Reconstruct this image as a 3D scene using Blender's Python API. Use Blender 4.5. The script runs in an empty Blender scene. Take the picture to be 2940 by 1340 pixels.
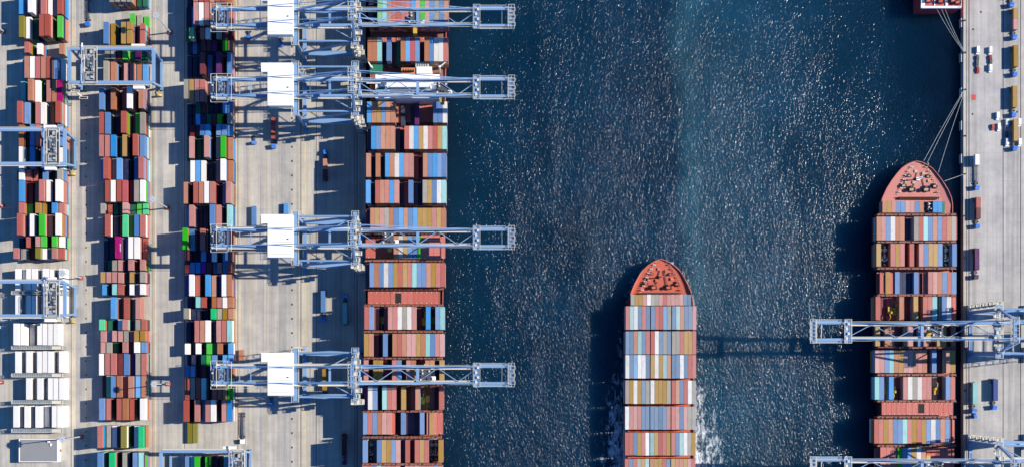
import bpy, math, random
from mathutils import Vector
random.seed(7)
scn = bpy.context.scene
COL = scn.collection
# ---------------------------------------------------------------- camera model
W, HH = 2940.0, 1340.0
S0, H, X0, Y0 = 5.0, 650.0, 1350.0, 1080.0
def S(z): return S0 * H / (H - z)
def wx(px, z=0.0): return (px - X0) / S(z)
def wy(py, z=0.0): return (Y0 - py) / S(z)
ZW = -3.5                                     # water level, quay top is z = 0

# ---------------------------------------------------------------- helpers
class MB:
    def __init__(s): s.v = []; s.f = []; s.m = []
    def quad(s, pts, mi=0):
        n = len(s.v); s.v += [tuple(p) for p in pts]; s.f.append(tuple(range(n, n + len(pts)))); s.m.append(mi)
    def box(s, x0, x1, y0, y1, z0, z1, mi=0):
        n = len(s.v)
        s.v += [(x0,y0,z0),(x1,y0,z0),(x1,y1,z0),(x0,y1,z0),(x0,y0,z1),(x1,y0,z1),(x1,y1,z1),(x0,y1,z1)]
        for f in ((0,3,2,1),(4,5,6,7),(0,1,5,4),(1,2,6,5),(2,3,7,6),(3,0,4,7)):
            s.f.append(tuple(n + i for i in f)); s.m.append(mi)
        return s
    def bar(s, p, q, w, h=None, mi=0):
        h = h or w
        p, q = Vector(p), Vector(q); d = (q - p).normalized()
        up = Vector((0,0,1)) if abs(d.z) < 0.95 else Vector((1,0,0))
        a = d.cross(up).normalized(); b = a.cross(d).normalized()
        n = len(s.v)
        for c in (p, q):
            for sa, sb in ((-1,-1),(1,-1),(1,1),(-1,1)):
                s.v.append(tuple(c + a * sa * w / 2 + b * sb * h / 2))
        for f in ((0,1,2,3),(7,6,5,4),(0,4,5,1),(1,5,6,2),(2,6,7,3),(3,7,4,0)):
            s.f.append(tuple(n + i for i in f)); s.m.append(mi)
        return s
    def tube(s, p, q, r, k=8, mi=0, r2=None):
        p, q = Vector(p), Vector(q); d = (q - p).normalized()
        up = Vector((0,0,1)) if abs(d.z) < 0.95 else Vector((1,0,0))
        a = d.cross(up).normalized(); b = a.cross(d).normalized()
        r2 = r if r2 is None else r2
        n = len(s.v)
        for c, rr in ((p, r), (q, r2)):
            for i in range(k):
                t = 2 * math.pi * i / k
                s.v.append(tuple(c + a * math.cos(t) * rr + b * math.sin(t) * rr))
        for i in range(k):
            j = (i + 1) % k
            s.f.append((n + i, n + j, n + k + j, n + k + i)); s.m.append(mi)
        s.f.append(tuple(n + i for i in reversed(range(k)))); s.m.append(mi)
        s.f.append(tuple(n + k + i for i in range(k))); s.m.append(mi)
        return s
    def prism(s, pts, z0, z1, mi=0):
        n = len(s.v); k = len(pts)
        s.v += [(x, y, z0) for x, y in pts] + [(x, y, z1) for x, y in pts]
        for i in range(k):
            j = (i + 1) % k
            s.f.append((n + i, n + j, n + k + j, n + k + i)); s.m.append(mi)
        s.f.append(tuple(n + i for i in reversed(range(k)))); s.m.append(mi)
        s.f.append(tuple(n + k + i for i in range(k))); s.m.append(mi)
        return s
    def rail(s, x0, x1, y0, y1, z, r=0.12, h=1.1, mi=0):
        for zz in (z + h, z + h * .5):
            for a, b in (((x0,y0),(x1,y0)),((x1,y0),(x1,y1)),((x1,y1),(x0,y1)),((x0,y1),(x0,y0))):
                s.bar((a[0],a[1],zz), (b[0],b[1],zz), r, r, mi)
        for x, y in ((x0,y0),(x1,y0),(x1,y1),(x0,y1)):
            s.bar((x,y,z),(x,y,z+h), r, r, mi)
        return s
    def mesh(s, name, mats):
        me = bpy.data.meshes.new(name); me.from_pydata(s.v, [], s.f)
        for m in (mats if isinstance(mats, (list, tuple)) else [mats]): me.materials.append(m)
        if any(s.m): me.polygons.foreach_set('material_index', s.m)
        me.update(); return me
    def build(s, name, mats, parent=None, loc=None):
        o = bpy.data.objects.new(name, s.mesh(name, mats)); COL.objects.link(o)
        if parent: o.parent = parent
        if loc: o.location = loc
        return o

def empty(name, loc=(0,0,0), rz=0.0):
    o = bpy.data.objects.new(name, None); COL.objects.link(o)
    o.location = loc; o.rotation_euler = (0, 0, rz); o.empty_display_size = 1; return o
def tag(o, label, cat, group=None, kind=None):
    if label: o['label'] = label
    if cat: o['category'] = cat
    if group: o['group'] = group
    if kind: o['kind'] = kind
    return o
KIDS = {}
def copy_tree(o, parent=None):
    c = o.copy(); COL.objects.link(c)
    if parent: c.parent = parent
    for ch in list(o.children): copy_tree(ch, c)
    return c
def struct(o): o['kind'] = 'structure'; return o

# ---------------------------------------------------------------- materials
def lin(c):
    c = c / 255.0
    return c / 12.92 if c <= 0.04045 else ((c + 0.055) / 1.055) ** 2.4
def alb(rgb, k=0.74): return tuple(min(0.85, lin(x) * k) for x in rgb)
def newmat(name):
    m = bpy.data.materials.new(name); m.use_nodes = True
    nt = m.node_tree; b = nt.nodes['Principled BSDF']; return m, nt, b
def N(nt, t, **kw):
    n = nt.nodes.new(t)
    for k, v in kw.items(): setattr(n, k, v)
    return n
def paint(name, rgb, rough=0.55, vary=0.12, dirt=0.25, scale=0.5, k=0.74, metal=0.0):
    """painted steel: brightness varies from piece to piece, with soft weathering"""
    m, nt, b = newmat(name); L = nt.links.new
    c = alb(rgb, k)
    oi = N(nt, 'ShaderNodeObjectInfo'); geo = N(nt, 'ShaderNodeNewGeometry')
    add = N(nt, 'ShaderNodeMath', operation='ADD'); L(oi.outputs['Random'], add.inputs[0]); L(geo.outputs['Random Per Island'], add.inputs[1])
    fr = N(nt, 'ShaderNodeMath', operation='FRACT'); L(add.outputs[0], fr.inputs[0])
    mr = N(nt, 'ShaderNodeMapRange'); mr.inputs['To Min'].default_value = 1 - vary; mr.inputs['To Max'].default_value = 1 + vary
    L(fr.outputs[0], mr.inputs['Value'])
    hsv = N(nt, 'ShaderNodeHueSaturation'); hsv.inputs['Color'].default_value = (*c, 1); L(mr.outputs[0], hsv.inputs['Value'])
    sa = N(nt, 'ShaderNodeMapRange'); sa.inputs['To Min'].default_value = 1 + vary * .8; sa.inputs['To Max'].default_value = 1 - vary * .8
    L(fr.outputs[0], sa.inputs['Value']); L(sa.outputs[0], hsv.inputs['Saturation'])
    pos = N(nt, 'ShaderNodeMapping'); pos.inputs['Scale'].default_value = (1, .35, 1); L(geo.outputs['Position'], pos.inputs['Vector'])
    no = N(nt, 'ShaderNodeTexNoise'); no.inputs['Scale'].default_value = scale; no.inputs['Detail'].default_value = 5; no.inputs['Roughness'].default_value = .7
    L(pos.outputs[0], no.inputs['Vector'])
    cr = N(nt, 'ShaderNodeValToRGB'); cr.color_ramp.elements[0].position = .5; cr.color_ramp.elements[1].position = .78
    L(no.outputs['Fac'], cr.inputs['Fac'])
    sc = N(nt, 'ShaderNodeMath', operation='MULTIPLY'); sc.inputs[1].default_value = dirt; L(cr.outputs['Color'], sc.inputs[0])
    mx = N(nt, 'ShaderNodeMixRGB'); mx.inputs['Color2'].default_value = (.12, .085, .06, 1)
    L(sc.outputs[0], mx.inputs['Fac']); L(hsv.outputs[0], mx.inputs['Color1'])
    L(mx.outputs[0], b.inputs['Base Color']); b.inputs['Roughness'].default_value = rough; b.inputs['Metallic'].default_value = metal
    b.inputs['Specular IOR Level'].default_value = .3
    return m
PAL = dict(R=(202,110,98), O=(202,132,98), P=(216,150,140), D=(204,88,90), W=(238,232,224), A=(176,168,154), B=(82,168,236),
           b=(108,152,206), N=(34,46,84), G=(66,205,50), E=(62,220,140), g=(16,112,84), Y=(192,146,70), L=(150,142,58),
           M=(120,48,54), V=(96,28,100), v=(150,40,170), m=(186,24,118), T=(160,226,222), F=(152,220,150), n=(66,92,160))
NAMES = dict(R='salmon red', O='rusty orange', P='faded pink', D='crimson', W='white', A='grey beige', B='sky blue', b='steel blue',
             N='dark navy', G='bright green', E='mint green', g='dark green', Y='ochre', L='olive', M='maroon', V='dark purple',
             v='violet', m='magenta', T='pale turquoise', F='pale green', n='royal blue')
CM = {k_: paint('container_paint_' + NAMES[k_].replace(' ', '_'), c, k=.78 if k_ == 'W' else .58, vary=.05 if k_ == 'W' else .16, dirt=.15 if k_ == 'W' else .5) for k_, c in PAL.items()}
def fade(c): return tuple(int(x * .86 + g * .14) for x, g in zip(c, (196, 176, 166)))
CMS = {k: paint('deck_container_paint_' + NAMES[k].replace(' ', '_'), {'R': (204, 122, 110), 'b': (118, 152, 196)}.get(k, fade(c)), k=.68, vary=.14, dirt=.42) for k, c in PAL.items()}
def soft(c):
    k = .5 if c[2] > c[0] + 40 else .74
    return tuple(int(x * k + g * (1 - k)) for x, g in zip(c, (178, 172, 168)))
CMM = {k: paint('faded_container_paint_' + NAMES[k].replace(' ', '_'), {'b': (126, 148, 172), 'R': (196, 122, 112), 'W': (236, 232, 224)}.get(k, soft(c)), vary=.12, dirt=.4, k=.7) for k, c in PAL.items()}
GEAR = paint('dark_steel', (70, 66, 64), .6, .1)
CBLUE = paint('crane_blue_paint', (132, 166, 204), .42, .05, .14, .3)
CRAIL = paint('railing_cream_paint', (226, 218, 200), .6, .05, .1)
WHITE = paint('white_paint', (246, 244, 240), .5, .03, .05, k=.86)
LGREY = paint('light_grey_paint', (190, 192, 194), .6, .05, .15)
DARK = paint('black_rubber', (40, 40, 42), .8, .1, .1)
DGREY = paint('dark_grey_paint', (86, 88, 96), .6, .1, .2)
REDHULL = paint('red_hull_paint', (176, 58, 46), .5, .05, .25, .15)
SALMON = paint('deck_salmon_paint', (206, 116, 104), .65, .08, .3, .4)
BROWN = paint('lashing_bridge_brown_paint', (150, 98, 84), .65, .08, .35, .6)
ORANGEDECK = paint('orange_red_deck_paint', (200, 92, 66), .62, .06, .35, .18)
YELLOW = paint('yellow_machine_paint', (216, 176, 72), .5, .06, .2)
TBLUE = paint('truck_blue_paint', (70, 130, 220), .4, .08, .1)
GLASS = paint('dark_window_glass', (30, 38, 50), .12, .0, .0)
ROPE = paint('rope_fibre', (200, 202, 196), .9, .05, .1)
GREEND = paint('green_deck_paint', (40, 120, 96), .6, .05, .2)

def concrete(name, c1, c2, streak=1.0, seed=0.0):
    m, nt, b = newmat(name); L = nt.links.new
    geo = N(nt, 'ShaderNodeNewGeometry')
    mp = N(nt, 'ShaderNodeMapping'); mp.inputs['Scale'].default_value = (.55, .012, 1); mp.inputs['Location'].default_value = (seed, seed, 0)
    L(geo.outputs['Position'], mp.inputs['Vector'])
    n1 = N(nt, 'ShaderNodeTexNoise'); n1.inputs['Scale'].default_value = 1; n1.inputs['Detail'].default_value = 4; n1.inputs['Roughness'].default_value = .65
    L(mp.outputs[0], n1.inputs['Vector'])
    r1 = N(nt, 'ShaderNodeValToRGB'); r1.color_ramp.elements[0].position = .36; r1.color_ramp.elements[1].position = .62
    r1.color_ramp.elements[0].color = (*alb(c1), 1); r1.color_ramp.elements[1].color = (*alb(c2), 1)
    L(n1.outputs['Fac'], r1.inputs['Fac'])
    n2 = N(nt, 'ShaderNodeTexNoise'); n2.inputs['Scale'].default_value = .07; n2.inputs['Detail'].default_value = 7; n2.inputs['Roughness'].default_value = .72
    L(geo.outputs['Position'], n2.inputs['Vector'])
    r2 = N(nt, 'ShaderNodeValToRGB'); r2.color_ramp.elements[0].position = .38; r2.color_ramp.elements[1].position = .62
    r2.color_ramp.elements[0].color = (.74, .74, .76, 1); r2.color_ramp.elements[1].color = (1.04, 1.03, 1.0, 1)
    L(n2.outputs['Fac'], r2.inputs['Fac'])
    mu = N(nt, 'ShaderNodeMixRGB', blend_type='MULTIPLY'); mu.inputs['Fac'].default_value = .8
    L(r1.outputs[0], mu.inputs['Color1']); L(r2.outputs[0], mu.inputs['Color2'])
    # tyre tracks and oil spots
    mp3 = N(nt, 'ShaderNodeMapping'); mp3.inputs['Scale'].default_value = (.5, .06, 1); L(geo.outputs['Position'], mp3.inputs['Vector'])
    n3 = N(nt, 'ShaderNodeTexNoise'); n3.inputs['Scale'].default_value = 1.3; n3.inputs['Detail'].default_value = 6; n3.inputs['Roughness'].default_value = .8
    L(mp3.outputs[0], n3.inputs['Vector'])
    r3 = N(nt, 'ShaderNodeValToRGB'); r3.color_ramp.elements[0].position = .6; r3.color_ramp.elements[1].position = .76
    L(n3.outputs['Fac'], r3.inputs['Fac'])
    sc = N(nt, 'ShaderNodeMath', operation='MULTIPLY'); sc.inputs[1].default_value = .5 * streak; L(r3.outputs[0], sc.inputs[0])
    mx = N(nt, 'ShaderNodeMixRGB'); mx.inputs['Color2'].default_value = (.13, .115, .1, 1); L(sc.outputs[0], mx.inputs['Fac']); L(mu.outputs[0], mx.inputs['Color1'])
    # slab joints
    br = N(nt, 'ShaderNodeTexBrick'); br.offset = 0; br.inputs['Scale'].default_value = 1; br.inputs['Mortar Size'].default_value = .07
    br.inputs['Mortar Smooth'].default_value = .3
    br.inputs['Brick Width'].default_value = 9.0; br.inputs['Row Height'].default_value = 16.0
    br.inputs['Color1'].default_value = (1,1,1,1); br.inputs['Color2'].default_value = (.97,.97,.97,1); br.inputs['Mortar'].default_value = (.72,.7,.68,1)
    L(geo.outputs['Position'], br.inputs['Vector'])
    m2 = N(nt, 'ShaderNodeMixRGB', blend_type='MULTIPLY'); m2.inputs['Fac'].default_value = .8; L(mx.outputs[0], m2.inputs['Color1']); L(br.outputs['Color'], m2.inputs['Color2'])
    L(m2.outputs[0], b.inputs['Base Color']); b.inputs['Roughness'].default_value = .9; b.inputs['Specular IOR Level'].default_value = .2
    return m
CONC = concrete('yard_concrete', (184, 177, 166), (208, 201, 190), 1.25)
CONC2 = concrete('quay_concrete', (188, 182, 176), (204, 199, 194), 1.3, 3.1)
CONCB = concrete('runway_concrete', (202, 190, 170), (218, 207, 188), .6, 7.7)
CONCG = concrete('lane_concrete', (172, 168, 163), (196, 190, 182), 1.5, 5.2)
RAILM = paint('rail_groove_steel', (74, 62, 54), .7, .1, .3)
YLINE = paint('yellow_line_paint', (206, 184, 118), .8, .05, .5, 1.5)
WLINE = paint('white_line_paint', (228, 224, 214), .8, .05, .4, 1.5)

# ---------------------------------------------------------------- water
def water_mat():
    m, nt, b = newmat('harbour_water'); L = nt.links.new
    geo = N(nt, 'ShaderNodeNewGeometry')
    sep = N(nt, 'ShaderNodeSeparateXYZ'); L(geo.outputs['Position'], sep.inputs[0])
    # wind-roughened zone: calm in the lee of the quays, rough mid-channel
    big = N(nt, 'ShaderNodeTexNoise'); big.inputs['Scale'].default_value = .012; big.inputs['Detail'].default_value = 4
    L(geo.outputs['Position'], big.inputs['Vector'])
    off = N(nt, 'ShaderNodeMath', operation='MULTIPLY_ADD'); off.inputs[1].default_value = 50; L(big.outputs['Fac'], off.inputs[0]); L(sep.outputs['X'], off.inputs[2])
    mr = N(nt, 'ShaderNodeMapRange'); mr.inputs['From Min'].default_value = -60; mr.inputs['From Max'].default_value = 340; L(off.outputs[0], mr.inputs['Value'])
    rz = N(nt, 'ShaderNodeValToRGB'); e = rz.color_ramp.elements
    e[0].position = .1; e[0].color = (.5,)*3 + (1,); e[1].position = .97; e[1].color = (.08,)*3 + (1,)
    for p, v in ((.2, .66), (.29, .98), (.42, 1.05), (.52, 1.0), (.55, .95), (.66, .8), (.76, .55), (.88, .25)):
        x = e.new(p); x.color = (v,)*3 + (1,)
    L(mr.outputs[0], rz.inputs['Fac'])
    # calm patch beside the far ship's stern (north east)
    def waves(scale, rot, sx, sy, det, rough):
        mp = N(nt, 'ShaderNodeMapping'); mp.inputs['Rotation'].default_value = (0, 0, math.radians(rot)); mp.inputs['Scale'].default_value = (sx, sy, 1)
        L(geo.outputs['Position'], mp.inputs['Vector'])
        n = N(nt, 'ShaderNodeTexNoise'); n.inputs['Scale'].default_value = scale; n.inputs['Detail'].default_value = det; n.inputs['Roughness'].default_value = rough
        L(mp.outputs[0], n.inputs['Vector']); return n
    n1 = waves(1.05, 24, 1, .5, 2, .55)
    n2 = waves(.075, 30, 1, .45, 2, .5)
    s1 = N(nt, 'ShaderNodeMath', operation='MULTIPLY'); s1.inputs[1].default_value = WAVE1; L(n1.outputs['Fac'], s1.inputs[0])
    s2 = N(nt, 'ShaderNodeMath', operation='MULTIPLY_ADD'); s2.inputs[1].default_value = WAVE2; L(n2.outputs['Fac'], s2.inputs[0]); L(s1.outputs[0], s2.inputs[2])
    s3 = N(nt, 'ShaderNodeMath', operation='MULTIPLY'); L(s2.outputs[0], s3.inputs[0]); L(rz.outputs[0], s3.inputs[1])
    my = N(nt, 'ShaderNodeMapRange'); my.inputs['From Min'].default_value = -60; my.inputs['From Max'].default_value = 220; my.inputs['To Min'].default_value = 1.12; my.inputs['To Max'].default_value = .84
    L(sep.outputs['Y'], my.inputs['Value'])
    s4 = N(nt, 'ShaderNodeMath', operation='MULTIPLY'); L(s3.outputs[0], s4.inputs[0]); L(my.outputs[0], s4.inputs[1])
    gm = N(nt, 'ShaderNodeMapping'); gm.inputs['Rotation'].default_value = (0, 0, .5); gm.inputs['Scale'].default_value = (1, .45, 1); L(geo.outputs['Position'], gm.inputs['Vector'])
    gu = N(nt, 'ShaderNodeTexNoise'); gu.inputs['Scale'].default_value = .035; gu.inputs['Detail'].default_value = 5; gu.inputs['Roughness'].default_value = .6; L(gm.outputs[0], gu.inputs['Vector'])
    gr = N(nt, 'ShaderNodeMapRange'); gr.inputs['From Min'].default_value = .35; gr.inputs['From Max'].default_value = .62; gr.inputs['To Min'].default_value = .72; gr.inputs['To Max'].default_value = 1.12; L(gu.outputs['Fac'], gr.inputs['Value'])
    s5 = N(nt, 'ShaderNodeMath', operation='MULTIPLY'); L(s4.outputs[0], s5.inputs[0]); L(gr.outputs[0], s5.inputs[1]); s3 = s5
    bp = N(nt, 'ShaderNodeBump'); bp.inputs['Strength'].default_value = 1; bp.inputs['Distance'].default_value = 1
    L(s3.outputs[0], bp.inputs['Height']); L(bp.outputs[0], b.inputs['Normal'])
    # depth colour: navy in the berths, teal mid-channel
    cr = N(nt, 'ShaderNodeValToRGB'); e = cr.color_ramp.elements
    e[0].position = .05; e[0].color = (.002, .016, .034, 1); e[1].position = .98; e[1].color = (.002, .006, .018, 1)
    for p, c in ((.3, (.002,.019,.042)), (.5, (.003,.022,.047)), (.53, (.013,.062,.098)), (.555, (.007,.04,.072)), (.66, (.004,.028,.056)), (.85, (.001,.011,.027))):
        x = e.new(p); x.color = (*c, 1)
    L(mr.outputs[0], cr.inputs['Fac'])
    pat = N(nt, 'ShaderNodeTexNoise'); pat.inputs['Scale'].default_value = .02; pat.inputs['Detail'].default_value = 6; pat.inputs['Roughness'].default_value = .6
    L(geo.outputs['Position'], pat.inputs['Vector'])
    hv = N(nt, 'ShaderNodeHueSaturation'); L(cr.outputs[0], hv.inputs['Color'])
    pm = N(nt, 'ShaderNodeMapRange'); pm.inputs['From Min'].default_value = .3; pm.inputs['From Max'].default_value = .7; pm.inputs['To Min'].default_value = .7; pm.inputs['To Max'].default_value = 1.3
    L(pat.outputs['Fac'], pm.inputs['Value']); L(pm.outputs[0], hv.inputs['Value'])
    L(hv.outputs[0], b.inputs['Base Color'])
    b.inputs['Roughness'].default_value = .15; b.inputs['IOR'].default_value = 1.33; b.inputs['Specular IOR Level'].default_value = .24
    b.inputs['Subsurface Weight'].default_value = 1; b.inputs['Subsurface Scale'].default_value = 1; b.inputs['Subsurface Radius'].default_value = (18, 28, 32); b.subsurface_method = 'BURLEY'
    return m
WAVE1, WAVE2 = .82, 1.6
WATER = water_mat()
w = MB(); w.box(-3000, 3000, -3000, 3000, ZW - 12, ZW); struct(w.build('water', WATER))

# ---------------------------------------------------------------- quays
LE, RE = wx(1050), wx(2766)
g = MB(); g.box(-2500, LE, -2500, 2500, ZW - 8, 0); struct(g.build('ground', CONC))
g = MB(); g.box(RE, 2500, -2500, 2500, ZW - 8, 0); struct(g.build('quay_ground', CONC2))
def strip(mb, pa, pb, ya=-900, yb=2400, z=.004): mb.quad([(wx(pa), wy(yb), z), (wx(pb), wy(yb), z), (wx(pb), wy(ya), z), (wx(pa), wy(ya), z)])
g = MB()
for a, b_ in ((203, 218), (434, 449), (524, 535), (677, 692), (858, 880)): strip(g, a, b_)
struct(g.build('runway_pavement', CONCB))
g = MB()
for a, b_ in ((218, 236), (452, 468), (700, 716), (746, 758), (800, 834), (912, 940), (960, 985)): strip(g, a, b_)
for a, b_ in ((2890, 2925), (2790, 2806)): strip(g, a, b_)
struct(g.build('lane_pavement', CONCG))
g = MB()
for p_, wd in ((204.5, 1.6), (437, 1.6), (442, 1.4), (530, 1.4), (683, 1.8), (864, 2.0), (908, 1.6), (1025, 2.2), (1018, 1.2), (2775, 1.5), (2782, 2.6), (2880, 2.2), (2930, 2.4)):
    strip(g, p_ - wd / 2, p_ + wd / 2, z=.012)
struct(g.build('rail_track_pavement', RAILM))
g = MB()
for p_ in (767, 880, 884, 946, 950, 972, 990, 995, 720, 250, 24): strip(g, p_ - .5, p_ + .5, z=.009)
struct(g.build('road_marking', YLINE))
g = MB()
for i in range(-2, 36):
    y = wy(i * 41 + 12)
    g.box(wx(838) - .45, wx(838) + .45, y - .55, y + .55, 0, .016)
    y = wy(i * 40.6 + 20)
    g.box(wx(247) - .35, wx(247) + .35, y - .5, y + .5, 0, .016)
for px, py in ((2816, 35), (2794, 85), (2792, 328), (2920, 322)): g.box(wx(px) - .5, wx(px) + .5, wy(py) - .5, wy(py) + .5, 0, .016)
struct(g.build('drain_cover_pavement', DARK))
g = MB(); g.box(wx(2795) - 1.3, wx(2795) + 1.3, wy(280) - 1.6, wy(280) + 1.6, 0, .02)
struct(g.build('red_ground_marking', paint('red_plate', (210, 80, 74))))
# quay coping kerbs
g = MB(); g.box(LE - 1.0, LE + .02, -2400, 2400, 0.002, .14); struct(g.build('quay_kerb', CONCB))
g = MB(); g.box(RE - .02, RE + .8, -2400, 2400, 0.002, .14); struct(g.build('quay_kerb', CONCB))

# ---------------------------------------------------------------- containers
CW_, CL_, CS_, CH_ = 2.44, 12.19, 6.06, 2.6
def container_mesh(name, length, reefer=False):
    m = MB(); x, y = CW_ / 2, length / 2
    n = max(8, int(length / .61)); prof = []
    for i in range(n):                                   # corrugated long sides
        t0 = -y + .15 + (length - .3) * i / n; dt = (length - .3) / n; d = .035
        prof += [(x, t0), (x, t0 + dt * .35), (x - d, t0 + dt * .5), (x - d, t0 + dt * .85)]
    out = [(x, -y)] + prof + [(x, y), (-x, y)] + [(-a, b) for a, b in reversed(prof)] + [(-x, -y)]
    m.prism(out, .12, CH_ - .04)
    for sx in (-1, 1):                                   # top and bottom rails, corner castings
        m.box(sx*x-.06, sx*x+.01, -y+.1, y-.1, CH_-.1, CH_-.012); m.box(sx*x-.06, sx*x+.01, -y+.1, y-.1, .0, .13)
        for sy in (-1, 1):
            for z in (0, CH_ - .13): m.box(sx*x-.1, sx*x+.015, sy*y-.1, sy*y+.015, z, z + .13, 1)
    for k in range(4):                                   # locking bars of the doors
        xx = -x + .45 + k * (2 * x - .9) / 3
        m.bar((xx, -y - .03, .2), (xx, -y - .03, CH_ - .2), .05, .05, 1)
    if reefer: m.box(-x + .2, x - .2, y + .004, y + .06, .3, 2.3, 1)
    k = max(2, int(length / 1.22))
    for i in range(1, k): m.box(-x + .12, x - .12, -y + length * i / k - .05, -y + length * i / k + .05, CH_ - .04, CH_ - .02)   # roof bows
    return m.mesh(name, [CM['R'], GEAR])
ME_L = container_mesh('shipping_container', CL_); ME_S = container_mesh('short_container', CS_); ME_R = container_mesh('refrigerated_container', CL_, True)
TOPS = []          # every container that is topmost in its stack
LOWER = []         # boxes beneath them (x,y,z,wx,ly,h,colour)
def add_top(kind, place, x, y, z, sx, sy, col, pal, score, rowkey, rot=0.0, cargo=True):
    TOPS.append(dict(kind=kind, place=place, x=x, y=y, z=z, sx=sx, sy=sy, col=col, pal=pal, score=score, row=rowkey, rot=rot))

Z_T = 2.72
def yard(block, bname, xb, pitch, rows):
    prev_end = None
    for ri, (y, typ, cols, tiers) in enumerate(rows):
        ref = 4 if typ in 'LR' else 3
        zt = ref * Z_T
        yt = y - (.006 * (1040 - y) if typ == 'S' else 0)
        yb0 = Y0 + (yt - Y0) * (H - zt) / H
        lg = 61.0 if typ in 'LR' else 30.5
        if prev_end is not None and yb0 < prev_end + 1.6: yb0 = prev_end + 1.6
        prev_end = yb0 + lg
        yc = wy(yb0 + lg / 2)
        n = len(cols)
        for i, (c, t) in enumerate(zip(cols, tiers)):
            t = int(t)
            if c == ' ' or t == 0: continue
            xc = wx(xb + pitch * i + 6.8) + random.uniform(-.06, .06)
            yy = yc + random.uniform(-.12, .12)
            tr = int(tiers[i + 1]) if i + 1 < n else 0
            score = lg * 13 * (1 if c not in 'NMVg' else .55) + max(0, t - tr) * 6 * lg * .5
            kind = {'L': 'shipping_container', 'S': 'short_container', 'R': 'refrigerated_container'}[typ]
            cc = c
            if typ == 'R': cc = {'a': 'W', 'b': 'b', 'W': 'W'}[c]
            add_top(kind, bname, xc, yy, (t - 1) * Z_T + .02, 1.06, lg / 5 / (CL_ if typ in 'LR' else CS_), cc, CM, score, (block, ri))
            for k in range(t - 1):
                lc = 'W' if typ == 'R' else random.choice('RROPWAbBNMgGYROPbTW' if block != 3 else 'RROPWAbBNMgYROPb')
                LOWER.append((xc + random.uniform(-.05, .05), yy, k * Z_T + .02, 1.3, lg / 10, CH_, lc, 0.0))
# block, ground px of the west edge, pitch, rows (y of the roof at tier 4, type, colours, tiers)
B1 = [(-22,'L','NBNWbRWAR','141524334'),(45,'L',' LWgVRRMG','043215514'),(130,'S','  R W   O','004030003'),(162,'L',' bOWDORbW','024444432'.replace('4','4')),
      (230,'L',' TNOWNPOm','032541444'),(290,'L',' RbNRWOMR','054144215'),(354,'L',' ONbRMRNb','041441214'),(409,'L','NWgBNbRbW','142414333'),
      (477,'S','gWRRNbNgA','243213124'),(510,'L','NBMMRRWNW','142145415'),(578,'S','NRGNYYNBR','142143143'),(612,'L',' RbWNGRAW','052415325'),
      (678,'S','N RNPGNGW','103144143'),(714,'S','RAMNLWAPR','421143343'),
      (769,'R','WaWWaWWaW','323313213'),(846,'R','WaWWaWbaW','313313313'),(927,'R','WWa WWWW ','431033330'),(1007,'R','WaWaWWWaW','313133313'),
      (1084,'R','  WaWaWWW','003131333'),(1164,'R','WaWbWabWW','414142144')]
B2 = [(-52,'L','  AAAAgg','00555522'),(45,'S','     GAG','00000321'),(44,'L','NbYMYYMR','15425524'),(148,'S',' AAMGgVg','04444232'),
      (178,'L',' AOMPROB','05413322'),(252,'L','bNOMDWMO','43414515'),(322,'L','RbNMRNGA','44115134'),(387,'L','PRBgYMRb','44424154'),
      (453,'L','bRABNNbR','35343145'),(516,'L','gRWRDMAW','14444344'),(584,'S','ARggPgGE','32224222'),(615,'L','MRNMELbR','14224344'),
      (680,'L','NNNPbWWR','11152442'),(747,'S','NgAPNPMP','12331414'),(782,'S','YPPPNYMA','33331324'),(816,'S','BNTRNWPW','21331334'),
      (852,'L','  BMR P ','00413030'),(915,'S','EgNWPNAR','42134133'),(946,'S','PbPPAPYY','32333344'),(980,'S','PAgNPMWb','33214243'),
      (1013,'L','WRRMbVAR','44433233'),(1078,'L','MFbROROB'.replace('ROROB','OROBO'),'23443433'),(1143,'L','bRMROWNW'.replace('OWN','ORN'),'43144314'),
      (1222,'L','RAWNLNWE','53335145'),(1297,'L','bNEgANbT','51514155'),(1364,'L','RObWPRYA','34434244')]
B3 = [(-52,'L','NNPRRPRRO','115555554'),(12,'L','NbPWPOBMR','225555443'),(90,'S','gFNRWNAMM','241441432'),(121,'S','NbNMMVNGO','111333133'),
      (150,'L','NNNMbNVNb','111421414'),(228,'L','AYPRNNNNb','444411123'),(291,'S','NNgMNNNBb','113311133'),(318,'S','NNBNgMGNA','113333314'),
      (351,'S','NMMbBNbbB','133441443'),(392,'L','gPggPNAGO','142251453'),(458,'L',' WBWNNPWO','033311453'),(523,'L','ONROWPNbP','415555135'),
      (588,'L','bPNNNbPNT','241115414'),(655,'L','GbNRNRNRR','531414143'),(722,'S','MNNbVWNbP','311323132'),(753,'S','MbBvMbRbR','333332334'),
      (787,'L','nWRNBOnWO','343143244'),(853,'S','NNTRNOPWO','113313333'),(886,'S','ANNNNEAYO','422114333'),(919,'L','NNROWNPRT','214442444'),
      (985,'S','WNWNGgONB','313132313'),(1018,'S','NNNgGbNBB','121333233'),(1050,'S','bbNMNbbNR','331323312'),(1084,'L','RARTNRRYG','333313333'),
      (1147,'L','RNPbPWMPB','414244144'),(1211,'L','LL       ','110000000'),(1310,'L','bTGNGNMTB','334242124'),(1380,'L','RPWbORYPB','343424433')]
yard(1, 'west yard block', 60, 15.5, B1)
yard(2, 'middle yard block', 302, 16.5, B2)
yard(3, 'quayside yard block', 541, 15.3, B3)

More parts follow.
